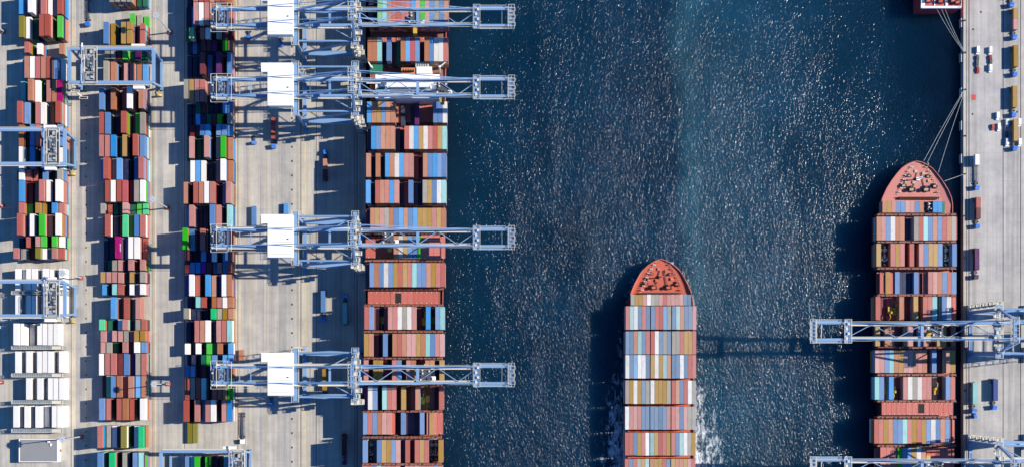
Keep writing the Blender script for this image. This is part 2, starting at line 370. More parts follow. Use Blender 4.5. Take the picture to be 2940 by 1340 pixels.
EXTRA = []      # machines and racks carried on deck: (kind, x, y, z, length, label)
def ship_row(ship, sname, xl, pitch, y0, y1, cols, z0, tiers, pal, low='NMVg', short=False, flip=False, base_t=None, ri=0):
    """one bay across the deck; ' ' leaves the hatch bare; '*' carries an open rack or a machine"""
    full = tiers
    for i, c in enumerate(cols):
        if c in ' #': continue
        t = full
        if c in low: t = max(1, full - 2 - (i % 2))
        if c == '*': t = 2
        zt = z0 + t * Z_T
        zf = z0 + full * Z_T
        x = wx(xl + pitch * (i + .5), zf); ya, yb = wy(y0, zf), wy(y1, zf)
        ln = ya - yb; yc = (ya + yb) / 2 + random.uniform(-.07, .07)
        wd = pitch / S(zf)
        if c == '*':
            EXTRA.append((ship, x, yc, zt - Z_T, ln, wd, ri))
            nt_ = t - 1
        else:
            add_top('short_container' if short else 'shipping_container', sname, x, yc, zt - Z_T + .02, (wd - .13) / CW_, ln / (CS_ if short else CL_), c, pal,
                    (y1 - y0) * pitch * (1.0 if c not in low else .5), (ship, ri))
            nt_ = t - 1
        for k in range(nt_):
            LOWER.append((x, yc, z0 + k * Z_T + .02, wd / 2 - .06, ln / 2 - .02, CH_, random.choice('RROPPWAbBNMYYLT'), pal))
ZL, ZR, ZM = 10.5, 2.4, 2.2
def lx(y): return 1053 - .0125 * (y - 300)
LEFTROWS = [(-70,-3,'OPRbWAYPORbWPYbOR'),(2,71,'NNFTORRRRBPGPbAbO'),(108,176,'OOTNbNgOBDbMObWWR'),
            (292,352,'BOYbOO#N#NV###bbW'),(362,428,'NBbOOONNRWBYWRRYT'),(440,508,'ONONBOWBPPMMObBbb'),(517,583,'BNRORBPNMbNNAYbWT'),
            (597,664,'NOYPAObBObBYYYPYO'),(677,742,'      OWYbbG     '),(754,823,'NbObWbYRYRTbbOYRR'),
            (880,945,'RbM*MPRWAWPM*B*bT'),(957,1022,'YOMNbNOROPPYOTbPP'),(1033,1092,'RMYYMMRbNPOMMOONY'),(1108,1175,'VWbMTRRMYMMO**MMR'),
            (1183,1246,'bRbOPP MbNNNbMY  '),(1262,1327,'b*NbYYbPNRMRYR**Y'),(1336,1402,'PRbTAPRRNPPPPRRbO'),(1414,1480,'RbPPOWYRbAPROYbWR'),(1492,1558,'OPPbRWAYRRbTPOYRb')]
for ri, (a, b_, c) in enumerate(LEFTROWS):
    full = 5
    if a == 292: full = 4
    if a == 677: full = 3
    if a in (1183,): full = 3
    if a == 1033: full = 4
    ship_row('L', 'ship at the crane quay', lx(a), 13.6, a, b_, c, ZL, full, CMS, ri=ri)
RX = lambda y: 2746 + .0 * y
RIGHTROWS = [(622,689,'OPbWOO#NARTbObROA'),(699,764,'Y**RYRMRNPbYYbN*b'),(780,843,'  YMbNNNbM PPObRb'),(851,918,'RMM**OMMYMRRTMbWV'),
             (936,993,'YNOOMMOPNbRMMYYMR'),(1004,1069,'PPbTOYPPORONbNMOY'),(1081,1146,'Tb*B*MPWAWRPM*MbR'),
             (1203,1272,'RRYObbTRYRYbWbObN'),(1284,1349,'     GbbYWO      '),(1362,1428,'RPbOYWRTAbPPORYbR'),(1440,1506,'bOPRRYWbATPRObPYR')]
for ri, (a, b_, c) in enumerate(RIGHTROWS):
    ship_row('R', 'ship at the east quay', 2517 - .012 * (a - 640) , 13.6 - (.15 if a < 640 else 0), a, b_, c, ZR, 2 if a in (780, 936, 1284) else 3, CMS, ri=ri + 1)
ship_row('R', 'ship at the east quay', 2534, 13.2, 577, 610, 'OYPbbPPbON*BBg', ZR, 2, CMS, short=True, ri=0)
MIDROWS = [(878,945,'RTWbRbbRRBAbTObbP'),(950,1016,'bbOTbRRWbAbAARYYR'),(1018,1085,'WbBWWbYWYTObbWbRR'),(1091,1158,'AYWYbAWYYYARObRWA'),
           (1166,1232,'WPPPbbbbbbPRPbPAA'),(1241,1306,'RRbYRWTYRRYRbTWAY'),(1316,1382,'RbRAYTOYYRbYOOYPR'),(1391,1457,'bRWPYbATRYObPRWbR'),(1466,1532,'RYbPWTRbOAPYbRWPb')]
for ri, (a, b_, c) in enumerate(MIDROWS):
    xl = 1797 - .006 * (a - 900)
    for j, (s0, s1, dx) in enumerate(((0, 6, -.6), (6, 11, 1.4), (11, 17, 3.4))):
        ship_row('M', 'mid-channel ship', xl + 11.72 * s0 + dx, 11.72, a, b_, c[s0:s1], ZM, 3, CMM, ri=ri + 1)
ship_row('M', 'mid-channel ship', 1811, 11.6, 845, 876, 'AYYPWAAPRPPPPbb', ZM, 2, CMM, short=True, ri=0)

# choose which forty-foot boxes are single objects: the 300 that show largest
long_ = [t for t in TOPS if t['kind'] == 'shipping_container' and wy(HH + 8, 15) < t['y'] + 6 and t['y'] - 6 < wy(-4, 15) and t['z'] > 2]
long_.sort(key=lambda t: -t['score'])
single = set(id(t) for t in long_[:300])
single |= set(id(t) for t in TOPS if t['kind'] != 'shipping_container' and not (t['kind'] == 'short_container' and t['col'] in 'NMVg' and t['z'] < 1))
ORD = 'first second third fourth fifth sixth seventh eighth ninth tenth'.split()
ROWN = 'one two three four five six seven eight nine ten eleven twelve thirteen fourteen fifteen sixteen seventeen eighteen nineteen twenty twenty-one twenty-two twenty-three twenty-four twenty-five twenty-six twenty-seven twenty-eight'.split()
rows = {}
for t in TOPS: rows.setdefault(t['row'], []).append(t)
KW = {'shipping_container': 'container', 'short_container': 'short container', 'refrigerated_container': 'reefer container'}
n_single = 0
for key, ts in rows.items():
    ts.sort(key=lambda t: t['x'])
    counts = {}
    for t in ts: counts.setdefault(t['col'], []).append(t)
    for t in ts:
        me = {'shipping_container': ME_L, 'short_container': ME_S, 'refrigerated_container': ME_R}[t['kind']]
        if id(t) not in single:
            LOWER.append((t['x'], t['y'], t['z'], CW_ / 2 * t['sx'], (CS_ if t['kind'] == 'short_container' else CL_) / 2 * t['sy'], CH_, t['col'], t['pal']))
            continue
        o = bpy.data.objects.new(t['kind'], me); COL.objects.link(o)
        o.location = (t['x'], t['y'], t['z']); o.scale = (t['sx'], t['sy'], 1)
        o.material_slots[0].link = 'OBJECT'; o.material_slots[0].material = t['pal'][t['col']]
        same = counts[t['col']]; k = same.index(t)
        who = 'only' if len(same) == 1 else ('westernmost' if k == 0 else ('easternmost' if k == len(same) - 1 else ORD[k]))
        unit = 'row' if isinstance(key[0], int) else 'bay'
        lab = f"{who} {NAMES[t['col']]} {KW[t['kind']]}{' from west' if who in ORD else ''}, {unit} {ROWN[key[1]]} of the {t['place']}"
        tag(o, lab, 'container', 'containers stacked in the yard and on deck')
        t['obj'] = o; n_single += 1
mb = MB(); order = list(PAL); mats = [P_[k] for P_ in (CM, CMM, CMS) for k in order]
for x, y, z, hw, hl, hh, c, mid in LOWER:
    mb.box(x - hw, x + hw, y - hl, y + hl, z, z + hh, order.index(c) + len(order) * (1 if mid is CMM else 2 if mid is CMS else 0))
o = mb.build('stacked_containers', mats); o['kind'] = 'stuff'
tag(o, 'mass of mixed container stacks filling the yard blocks and ship holds', 'containers', 'containers stacked in the yard and on deck')
print('singles', n_single, 'tops', len(TOPS), 'lower', len(LOWER))

# ---------------------------------------------------------------- ships
def hull(name, bow_pts, x0, x1, ytail, zdeck, deckmat, loc=None):
    """bow_pts: right half of the deck edge from tip aft, in px at deck level"""
    pass
def ship_body(root, outline, zd, rise, flare, deckmat, zbow_from, hullmat=REDHULL):
    """outline: closed deck polygon (world x,y); sides drawn in toward the waterline at the bow"""
    n = len(outline); cx = sum(p[0] for p in outline) / n
    m = MB()
    top = [(x, y, zd + rise(y)) for x, y in outline]
    mid = [(cx + (x - cx) * (1 - flare(y) * .45), y - flare(y) * 2.2, zd * .3 + ZW * .7 + 2) for x, y in outline]
    bot = [(cx + (x - cx) * (1 - flare(y)), y - flare(y) * 5, ZW - 4) for x, y in outline]
    m.v += top + mid + bot
    for i in range(n):
        j = (i + 1) % n
        m.f += [(i, j, n + j, n + i), (n + i, n + j, 2 * n + j, 2 * n + i)]; m.m += [0, 0]
    m.build('hull', [hullmat], root)
    d = MB(); d.v += [(cx + (x - cx) * .985, y * 1.0, zd + rise(y) - .9) for x, y in outline]; d.f.append(tuple(range(n))); d.m.append(0)
    d.build('deck', deckmat, root)
    bl = MB()
    for i in range(n):
        j = (i + 1) % n
        bl.bar(top[i], top[j], .35, .25)
    bl.build('bulwark_rail', SALMON if deckmat is not ORANGEDECK else paint('faded_red_rail', (210, 120, 100)), root)

def bow_outline(xc, ytip, half, pts, z, ytail):
    """pts: (dy px from the tip, half width px) down to the full beam"""
    R = [(wx(xc + h, z), wy(ytip + d, z)) for d, h in pts]
    Lh = [(wx(xc - h, z), wy(ytip + d, z)) for d, h in pts]
    tail = [(wx(xc + half, z), wy(ytail, z)), (wx(xc - half, z), wy(ytail, z))]
    return [ (wx(xc, z), wy(ytip, z)) ] + R + tail + Lh[::-1]

MIDDRUM = paint('rusty_drum_paint', (150, 80, 62))
def winch(m, md, x, y, z, s=1.0, r=0.0):
    m.box(x - 1.1*s, x + 1.1*s, y - .7*s, y + .7*s, z, z + .35*s)
    m.tube((x - 1.0*s, y, z + .9*s), (x + .9*s, y, z + .9*s), .6*s, 10)
    md.tube((x + .95*s, y, z + .9*s), (x + 1.3*s, y, z + .9*s), .85*s, 10)
    md.tube((x - 1.3*s, y, z + .9*s), (x - 1.05*s, y, z + .9*s), .85*s, 10)
    md.box(x - .5*s, x + .5*s, y + .75*s, y + 1.6*s, z, z + 1.1*s)

def bow_gear(root, xc, ytip, z, hue, seed, ymax, ship_white=True, sc=1.0):
    rnd = random.Random(seed)
    def P(dx, dy): return wx(xc + dx, z), wy(ytip + dy, z)
    # windlasses, winches, bollards, breakwater, foremast
    for dx, dy, s in ((-22, 78, 1.7), (20, 78, 1.7), (-44, 66, 1.2), (45, 68, 1.2), (-28, 38, 1.0), (26, 40, 1.0)):
        a, b = MB(), MB(); x, y = P(dx, dy); winch(a, b, x, y, z, s * sc); w_ = a.build('mooring_winch', hue, root); b.build('drum', GEAR if ship_white else MIDDRUM, w_)
    for sx in (-1, 1):
        m = MB()
        for k in range(14):                              # anchor chain
            x, y = P(sx * (6 + k * .8), 30 + k * 3.2); m.box(x - .3, x + .3, y - .25, y + .25, z, z + .3)
        m.build('anchor_chain', GEAR, root)
    k = 0
    for d in (12, 24, 36, 48, 60, 72, 84):
        for sx in (-1, 1):
            hw = 66 * math.sqrt(min(1, d / 96.0)) * .9
            x, y = P(sx * hw, d); b = MB()
            b.tube((x - .45, y, z), (x - .45, y, z + 1.0), .32, 8); b.tube((x + .45, y, z), (x + .45, y, z + 1.0), .32, 8); b.box(x - .9, x + .9, y - .35, y + .35, z, z + .15)
            b.build('mooring_bitt', hue if k % 2 else CRAIL, root); k += 1
    m = MB()
    for d in range(5, 92, 6):                            # bulwark stays
        for sx in (-1, 1):
            hw = 66 * math.sqrt(min(1, d / 96.0))
            x, y = P(sx * hw * .985, d); x2, y2 = P(sx * hw * .93, d + 1)
            m.bar((x, y, z + .9), (x2, y2, z), .18, .3)
    m.build('bulwark_stay', CRAIL, root)
    m = MB(); x, y = P(-3, 47); m.box(x - 1.0, x + 1.0, y - .8, y + .8, z, z + 1.2); m.tube((x, y, z + 1.2), (x, y, z + 7), .3, 8); m.bar((x - 1.6, y, z + 6), (x + 1.6, y, z + 6), .2); m.box(x - .6, x + .6, y - .6, y + .6, z + 4.6, z + 4.8)
    m.build('foremast', WHITE if ship_white else hue, root)
    m = MB()
    for dx, dy in ((-36, 54), (30, 52), (-14, 56), (14, 30), (-8, 24)):
        x, y = P(dx, dy); m.box(x - .8, x + .8, y - .8, y + .8, z, z + .5)
    m.build('deck_hatch', hue, root)
    m = MB(); x0, y0_ = P(-58, ymax - 4); x1, _ = P(58, 0)
    m.box(x0, x1, y0_ - .15, y0_ + .15, z, z + 2.0)
    for k in range(24): xx = x0 + (x1 - x0) * (k + .5) / 24; m.box(xx - .1, xx + .1, y0_ - 1.3, y0_ - .16, z, z + 1.5)
    m.build('breakwater', BROWN if hue is not ORANGEDECK else REDHULL, root)

def lashing(root, px0, px1, py, z, zt, hgt=1.6):
    m = MB(); x0, x1 = wx(px0, zt), wx(px1, zt); y = wy(py, zt)
    m.box(x0, x1, y - .55, y + .55, zt - .12, zt)
    for k in range(19):
        x = x0 + (x1 - x0) * k / 18
        m.box(x - .12, x + .12, y - .5, y + .5, z, zt - .12)
        m.box(x - .5, x + .3, y - .62, y + .3 * (k % 3 - 1), zt, zt + .5)
    for yy in (y - .6, y + .6): m.bar((x0, yy, zt + 1), (x1, yy, zt + 1), .1)
    m.build('lashing_bridge', BROWN, root)

def hatch(root, px0, px1, py0, py1, z, name='hatch_cover'):
    m = MB(); x0, x1, y1, y0_ = wx(px0, z), wx(px1, z), wy(py0, z), wy(py1, z)
    m.box(x0, x1, y0_, y1, z - .9, z)
    k = max(2, int((x1 - x0) / 2.6))
    for i in range(k + 1):
        x = x0 + (x1 - x0) * i / k; m.box(x - .06, x + .06, y0_ + .3, y1 - .3, z, z + .07)
    for i in range(1, 4):
        y = y0_ + (y1 - y0_) * i / 4; m.box(x0 + .3, x1 - .3, y - .06, y + .06, z + .002, z + .075)
    for i in range(k):
        for yy in (y0_ + .5, y1 - .5): m.box(x0 + (i + .5) * (x1 - x0) / k - .2, x0 + (i + .5) * (x1 - x0) / k + .2, yy - .2, yy + .2, z + .003, z + .25, 1)
    m.build(name, [SALMON, CRAIL], root)

# left ship, moored under the cranes
sh = empty('container_ship', (0, 0, 0))
tag(sh, 'container ship with white deckhouse moored under the four quay cranes', 'ship')
zd = ZL - 1.6
def side(py, a): return wx(lx(py) + 5 + (a * 219), zd + 12)
outl = [(side(-400, 1), wy(-400, zd)), (side(1700, 1), wy(1700, zd)), (side(1700, 0), wy(1700, zd)), (side(-400, 0), wy(-400, zd))]
ship_body(sh, outl, zd, lambda y: .9, lambda y: 0.0, BROWN, 0)
for i, (a, b_, c) in enumerate(LEFTROWS):
    x = lx(a)
    hs = ((0, 6), (6, 11), (11, 17))
    for s0, s1 in hs:
        hatch(sh, x + 13.6 * s0 + 2, x + 13.6 * s1 - 1, a + 1, b_ - 1, ZL - .02)
for py, zt in ((829, 18), (876, 18), (951, 20.5), (1027, 20), (1101, 18), (1179, 19), (1254, 19), (1331, 21), (670, 19), (748, 18)):
    lashing(sh, lx(py) + 1, lx(py) + 226, py, ZL - 1.5, zt)
# bare hatch row between bays
for s0, s1 in ((.8, 5.6), (5.6, 10.5), (10.5, 15.8)):
    hatch(sh, lx(850) + 13.6 * s0, lx(850) + 13.6 * s1 - 1, 836, 872, 16.5)
m = MB(); m.box(wx(lx(850) + 89, 16.52), wx(lx(850) + 106, 16.52), wy(870, 16.5), wy(841, 16.5), 16.45, 16.6); m.build('hatch_opening', DARK, sh)
for s0, s1, a, b_, z in ((11.9, 15.8, 668, 745, 18.2), (4.2, 6.8, 1183, 1246, 16), (13.5, 15.8, 1183, 1246, 18)):
    hatch(sh, lx(a) + 13.6 * s0, lx(a) + 13.6 * s1, a, b_, z)
# deckhouse, bridge wings, funnel
z0 = ZL - 1.0; zt = 29
def bx(mb, pa, pb, ya, yb, za, zb, mi=0): mb.box(wx(pa, zb), wx(pb, zb), wy(yb, zb), wy(ya, zb), za, zb, mi)
m = MB(); bx(m, 1078, 1262, 214, 282, z0, 24); dh = m.build('deckhouse', WHITE, sh)
m = MB(); bx(m, 1110, 1236, 218, 250, 24.01, 28); b_h = m.build('bridge_house', WHITE, sh)
m = MB(); bx(m, 1052, 1285, 228, 240, 24.4, 25.4); m.build('bridge_wing', WHITE, sh)
m = MB()
for k in range(14): bx(m, 1114 + k * 8.6, 1121 + k * 8.6, 250.3, 250.9, 25.4, 27.2)
m.build('window', GLASS, b_h)
m = MB(); bx(m, 1080, 1112, 255, 280, 24.01, 24.2); bx(m, 1120, 1262, 256, 281, 24.01, 24.15); m.build('upper_deck', LGREY, sh)
for q in ((1084, 1120, 251, 257, 24.2, 24.6), (1200, 1226, 252, 258, 24.2, 24.6), (1062, 1098, 186, 210, 19, 20)):
    m = MB(); bx(m, *q); m.build('deck_walkway', GREEND, sh)
m = MB(); bx(m, 1152, 1192, 195, 214, z0, 22); fn = m.build('funnel', paint('funnel_orange_paint', (206, 120, 62)), sh)
m = MB()
for k in range(5): x = wx(1158 + k * 7, 24); y = wy(203, 24); m.tube((x, y, 22), (x, y, 24.5), .5, 10)
m.build('exhaust_pipe', DARK, fn)
m = MB(); bx(m, 1192, 1232, 178, 206, z0, 20)
for k in range(6): bx(m, 1193 + k * 6.6, 1197 + k * 6.6, 179, 205, 20.01, 20.6)
m.build('engine_casing', LGREY, sh)
m = MB(); bx(m, 1196, 1240, 192, 212, z0, 22.5); m.build('casing_house', WHITE, sh)
for px, py in ((1105, 246), (1176, 268)):
    m = MB(); x, y = wx(px, 30), wy(py, 30); m.tube((x, y, 24), (x, y, 33), .3, 8); m.bar((x - 2.4, y, 30), (x + 2.4, y, 30), .3); m.bar((x - 1.5, y, 32), (x + 1.5, y, 32), .25); m.build('radar_mast', WHITE, sh)
for px in (1068, 1268):
    m = MB(); x, y = wx(px, 20), wy(262, 20)
    m.tube((x, y - 3.2, 19), (x, y + 3.2, 19), 1.3, 10); m.tube((x, y + 3.2, 19), (x, y + 4.4, 19.2), 1.3, 10, r2=.3); m.tube((x, y - 4.4, 19.2), (x, y - 3.2, 19), .3, 10, r2=1.3)
    m.build('lifeboat', paint('lifeboat_orange', (232, 110, 50)), sh)
for px, py in ((1262, 190), (1066, 190)):
    m = MB(); x, y = wx(px, 24), wy(py, 24); m.bar((x, y, z0), (x, y, 23), .9); m.bar((x, y, 22), (x + (4 if px > 1200 else -2), y + 3, 23), .5); m.build('provision_crane', WHITE, sh)
m = MB(); m.box(wx(1128, 12), wx(1150, 12), wy(352, 12), wy(296, 12), 8, 12); m.box(wx(1131, 13), wx(1136, 13), wy(350, 13), wy(300, 13), 12.01, 13); m.build('cell_guide', paint('cell_guide_orange', (190, 110, 74)), sh)

# right ship
shr = empty('container_ship', (0, 0, 0))
tag(shr, 'container ship with pink foredeck moored by ropes at the east quay', 'ship')
zdr = ZR - .6
PTS = [(3, 14), (9, 28), (20, 44), (36, 58), (56, 73), (80, 88), (104, 99), (125, 104), (165, 104), (190, 104)]
ol = bow_outline(2637, 461, 104, PTS, zdr + 4, 1700)
ship_body(shr, ol, zdr, lambda y: 2.0 if y > wy(577, 5) else (1.2 if y > wy(640, 5) else .9), lambda y: max(0.0, min(.35, (y - wy(640, 5)) / 60 * .35)), paint('pink_deck_paint', (214, 140, 130), .65, .05, .35, .3), 0, paint('dark_maroon_hull', (66, 40, 42)))
bow_gear(shr, 2637, 468, zdr + 1.1, paint('tan_winch_paint', (206, 176, 140)), 3, 103, True, .85)
for i, (a, b_, c) in enumerate(RIGHTROWS):
    x = 2517 - .012 * (a - 640)
    for s0, s1 in ((0, 6), (6, 11), (11, 17)):
        hatch(shr, x + 13.6 * s0 + 2, x + 13.6 * s1 - 1, a + 1, b_ - 1, ZR - .02)
hatch(shr, 2560, 2705, 578, 609, ZR - .02)
for py, zt in ((616, 6), (694, 8.3), (770, 8.3), (847, 8.3), (927, 8.3), (998, 8.3), (1075, 8.3), (1150, 7.5), (1196, 7.5), (1278, 8.3)):
    lashing(shr, 2520, 2744, py, ZR - .8, zt)
for s0, s1 in ((1.1, 6.3), (6.3, 11.2), (11.2, 16.2)):
    hatch(shr, 2517 + 13.6 * s0, 2517 + 13.6 * s1 - 1, 1154, 1190, 7)
m = MB(); m.box(wx(2637, 7), wx(2654, 7), wy(1185, 7), wy(1158, 7), 6.98, 7.1); m.build('hatch_opening', DARK, shr)
for s0, s1, a, b_, z in ((1.0, 3.8, 783, 842, 7), (10, 12.4, 783, 842, 6), (1.1, 4.9, 1276, 1349, 7)):
    hatch(shr, 2513 + 13.6 * s0, 2513 + 13.6 * s1, a, b_, z)

# middle ship
shm = empty('container_ship', (0, 0, 0))
tag(shm, 'container ship with orange foredeck under way in open water', 'ship')
zdm = ZM - .6
PTM = [(3, 11), (8, 22), (18, 38), (32, 53), (48, 64), (70, 76), (94, 86), (116, 92), (140, 94)]
ol = bow_outline(1899, 743, 94, PTM, zdm + 3, 1900)
ship_body(shm, ol, zdm, lambda y: 2.0 if y > wy(846, 5) else .7, lambda y: max(0.0, min(.35, (y - wy(890, 5)) / 50 * .35)), ORANGEDECK, 0)
bow_gear(shm, 1899, 748, zdm + 1.1, paint('worn_winch_paint', (210, 116, 92)), 5, 96, False, .72)
for i, (a, b_, c) in enumerate(MIDROWS):
    x = 1797 - .006 * (a - 900)
    for s0, s1 in ((0, 6), (6, 11), (11, 17)):
        hatch(shm, x + 11.9 * s0 + 2, x + 11.9 * s1 - 1, a + 1, b_ - 1, ZM - .02)
hatch(shm, 1822, 1976, 846, 875, ZM - .02)

# ship at the top of the east quay: only its stern shows
sht = empty('red_ship', (0, 0, 0))
tag(sht, 'red ship showing only its cluttered stern at the top of the east quay', 'ship')
za = 7
xa, xb2, ys = wx(2643, za), wx(2757, za), wy(25, za)
m = MB(); m.prism([(xa, ys), (xb2, ys), (xb2, ys + 90), (xa, ys + 90)], ZW - 4, za); m.build('hull', paint('bright_red_hull', (200, 28, 40)), sht)
m = MB(); m.box(xa + .5, xb2 - .5, ys + .6, ys + 88, za + .01, za + .1); m.build('deck', paint('red_deck', (190, 60, 70)), sht)
m = MB()
m.box(xa, xb2, ys - .15, ys + 1.2, za + .12, za + .5); m.box(xa + .1, xa + 2.2, ys + 1.3, ys + 20, za + .12, za + .4); m.box(xa + 7.5, xa + 8.1, ys + 1.3, ys + 20, za + .12, za + .6); m.box(xa + 14, xa + 15.2, ys + 1.3, ys + 20, za + .12, za + .6)
m.rail(xa, xb2, ys, ys + 20, za + .5, .14); m.build('stern_rail', WHITE, sht)
for k, (dx, dy) in enumerate(((4, 4), (11, 3.5), (18, 4), (20.5, 3))):
    a, b = MB(), MB(); winch(a, b, xa + dx, ys + dy, za + .1, 1.3); w_ = a.build('mooring_winch', paint('coral_paint', (226, 110, 90)), sht); b.build('drum', GEAR, w_)

# mooring ropes and bollards
def rope(x0, y0_, z0_, x1, y1, z1, sag, label, n=14, r=.1):
    m = MB(); pts = []
    for i in range(n + 1):
        t = i / n; pts.append((x0 + (x1 - x0) * t, y0_ + (y1 - y0_) * t, z0_ + (z1 - z0_) * t - sag * 4 * t * (1 - t)))
    for a, b in zip(pts, pts[1:]): m.tube(a, b, r, 6)
    tag(m.build('mooring_rope', ROPE), label, 'rope', 'ropes mooring the ships to the east quay')
def pr(px, py, z): return wx(px, z), wy(py, z), z
BOLS = [(2770, 152), (2770, 258), (2770, 391), (2769, 60), (2769, 500), (2769, 620), (2769, 740), (2769, 1000), (2769, 1120)]
for px, py in BOLS:
    m = MB(); x, y = wx(px), wy(py)
    m.tube((x, y, 0), (x, y, .12), .7, 12); m.tube((x, y, .1), (x, y, .6), .32, 12); m.tube((x, y, .58), (x, y, .85), .5, 12)
    tag(m.build('bollard', DARK), 'black iron mooring bollard standing on the edge of the east quay', 'bollard', 'bollards along the edge of the east quay')
for (a, b_, lab) in (((2690, 27), (2769, 152), 'westernmost rope from the red stern to the quay bollard'), ((2703, 27), (2770, 152), 'middle rope from the red stern to the quay bollard'), ((2714, 27), (2771, 152), 'easternmost rope from the red stern to the quay bollard')):
    rope(*pr(*a, 6.5), *pr(*b_, .7), 1.2, lab)
for (a, b_, lab) in (((2652, 463), (2768, 258), 'westernmost rope from the pink foredeck up to the quay bollard'), ((2662, 468), (2770, 258), 'middle rope from the pink foredeck up to the quay bollard'), ((2694, 496), (2771, 259), 'easternmost rope from the pink foredeck up to the quay bollard'), ((2712, 520), (2769, 500), 'short rope from the pink foredeck straight across to the quay')):
    rope(*pr(*a, 4.5), *pr(*b_, .7), 1.0, lab)
for k, py in enumerate((65, 165, 265, 360, 455)):
    m = MB(); x = RE - .9; y = wy(py)
    m.box(x - .25, x + .25, y - 2.6, y + 2.6, ZW + .4, -.3); m.tube((x + .25, y - 1, -1.2), (RE, y - 1, -1.2), .4, 8, 1); m.tube((x + .25, y + 1, -1.2), (RE, y + 1, -1.2), .4, 8, 1)
    tag(m.build('quay_fender', [LGREY, DARK]), 'long grey fender panel fixed to the face of the east quay', 'fender', 'fenders on the face of the east quay')

# wake foam of the sailing ship
def foam_mat():
    m, nt, b = newmat('wake_foam'); L = nt.links.new
    at = N(nt, 'ShaderNodeAttribute'); at.attribute_name = 'dens'
    geo = N(nt, 'ShaderNodeNewGeometry')
    no = N(nt, 'ShaderNodeTexNoise'); no.inputs['Scale'].default_value = .45; no.inputs['Detail'].default_value = 7; no.inputs['Roughness'].default_value = .72; no.inputs['Distortion'].default_value = .6
    fm = N(nt, 'ShaderNodeMapping'); fm.inputs['Scale'].default_value = (1, .4, 1); L(geo.outputs['Position'], fm.inputs['Vector']); L(fm.outputs[0], no.inputs['Vector'])
    ad = N(nt, 'ShaderNodeMath', operation='ADD'); L(no.outputs['Fac'], ad.inputs[0]); L(at.outputs['Fac'], ad.inputs[1])
    mr = N(nt, 'ShaderNodeMapRange'); mr.inputs['From Min'].default_value = .92; mr.inputs['From Max'].default_value = 1.18; L(ad.outputs[0], mr.inputs['Value'])
    b.inputs['Base Color'].default_value = (.72, .78, .8, 1); b.inputs['Roughness'].default_value = .8
    L(mr.outputs[0], b.inputs['Alpha']); return m
FOAM = foam_mat()
def foam(lines, label):
    """lines: list of (py, [(px, density)...]) cross sections"""
    m = MB(); dens = []; k = len(lines[0][1])
    for py, cs in lines:
        for px, d in cs: m.v.append((wx(px, ZW), wy(py, ZW), ZW + .06)); dens.append(d)
    for i in range(len(lines) - 1):
        for j in range(k - 1):
            m.f.append((i*k+j, (i+1)*k+j, (i+1)*k+j+1, i*k+j+1)); m.m.append(0)
    o = m.build('wake_foam', FOAM); at = o.data.attributes.new('dens', 'FLOAT', 'POINT'); at.data.foreach_set('value', dens)
    tag(o, label, 'foam', None, 'stuff')
foam([(752, [(1878, .4), (1868, .42), (1852, .25), (1836, .05)]), (800, [(1832, .36), (1822, .42), (1800, .3), (1776, .05)]), (900, [(1802, .3), (1792, .38), (1772, .3), (1730, .05)]), (1040, [(1800, .3), (1786, .4), (1764, .36), (1720, .08)]),
      (1120, [(1800, .35), (1784, .46), (1756, .42), (1700, .1)]), (1240, [(1800, .55), (1784, .52), (1745, .44), (1670, .14)]), (1345, [(1800, .6), (1780, .52), (1735, .42), (1660, .12)]), (1480, [(1800, .7), (1780, .6), (1725, .5), (1640, .2)])],
     'broken white wash along the west side of the sailing ship')
foam([(752, [(1920, .4), (1930, .42), (1948, .25), (1964, .05)]), (810, [(1970, .36), (1984, .4), (2002, .28), (2030, .05)]), (960, [(1992, .25), (2002, .36), (2018, .3), (2060, .06)]), (1040, [(1994, .3), (2004, .4), (2018, .3), (2060, .05)]), (1120, [(1994, .45), (2012, .42), (2034, .36), (2085, .05)]),
      (1180, [(1994, .5), (2010, .46), (2050, .38), (2110, .12)]), (1345, [(1994, .56), (2018, .48), (2075, .42), (2140, .16)]), (1480, [(1994, .7), (2024, .6), (2085, .48), (2160, .2)])],
     'thick white wash along the east side of the sailing ship')

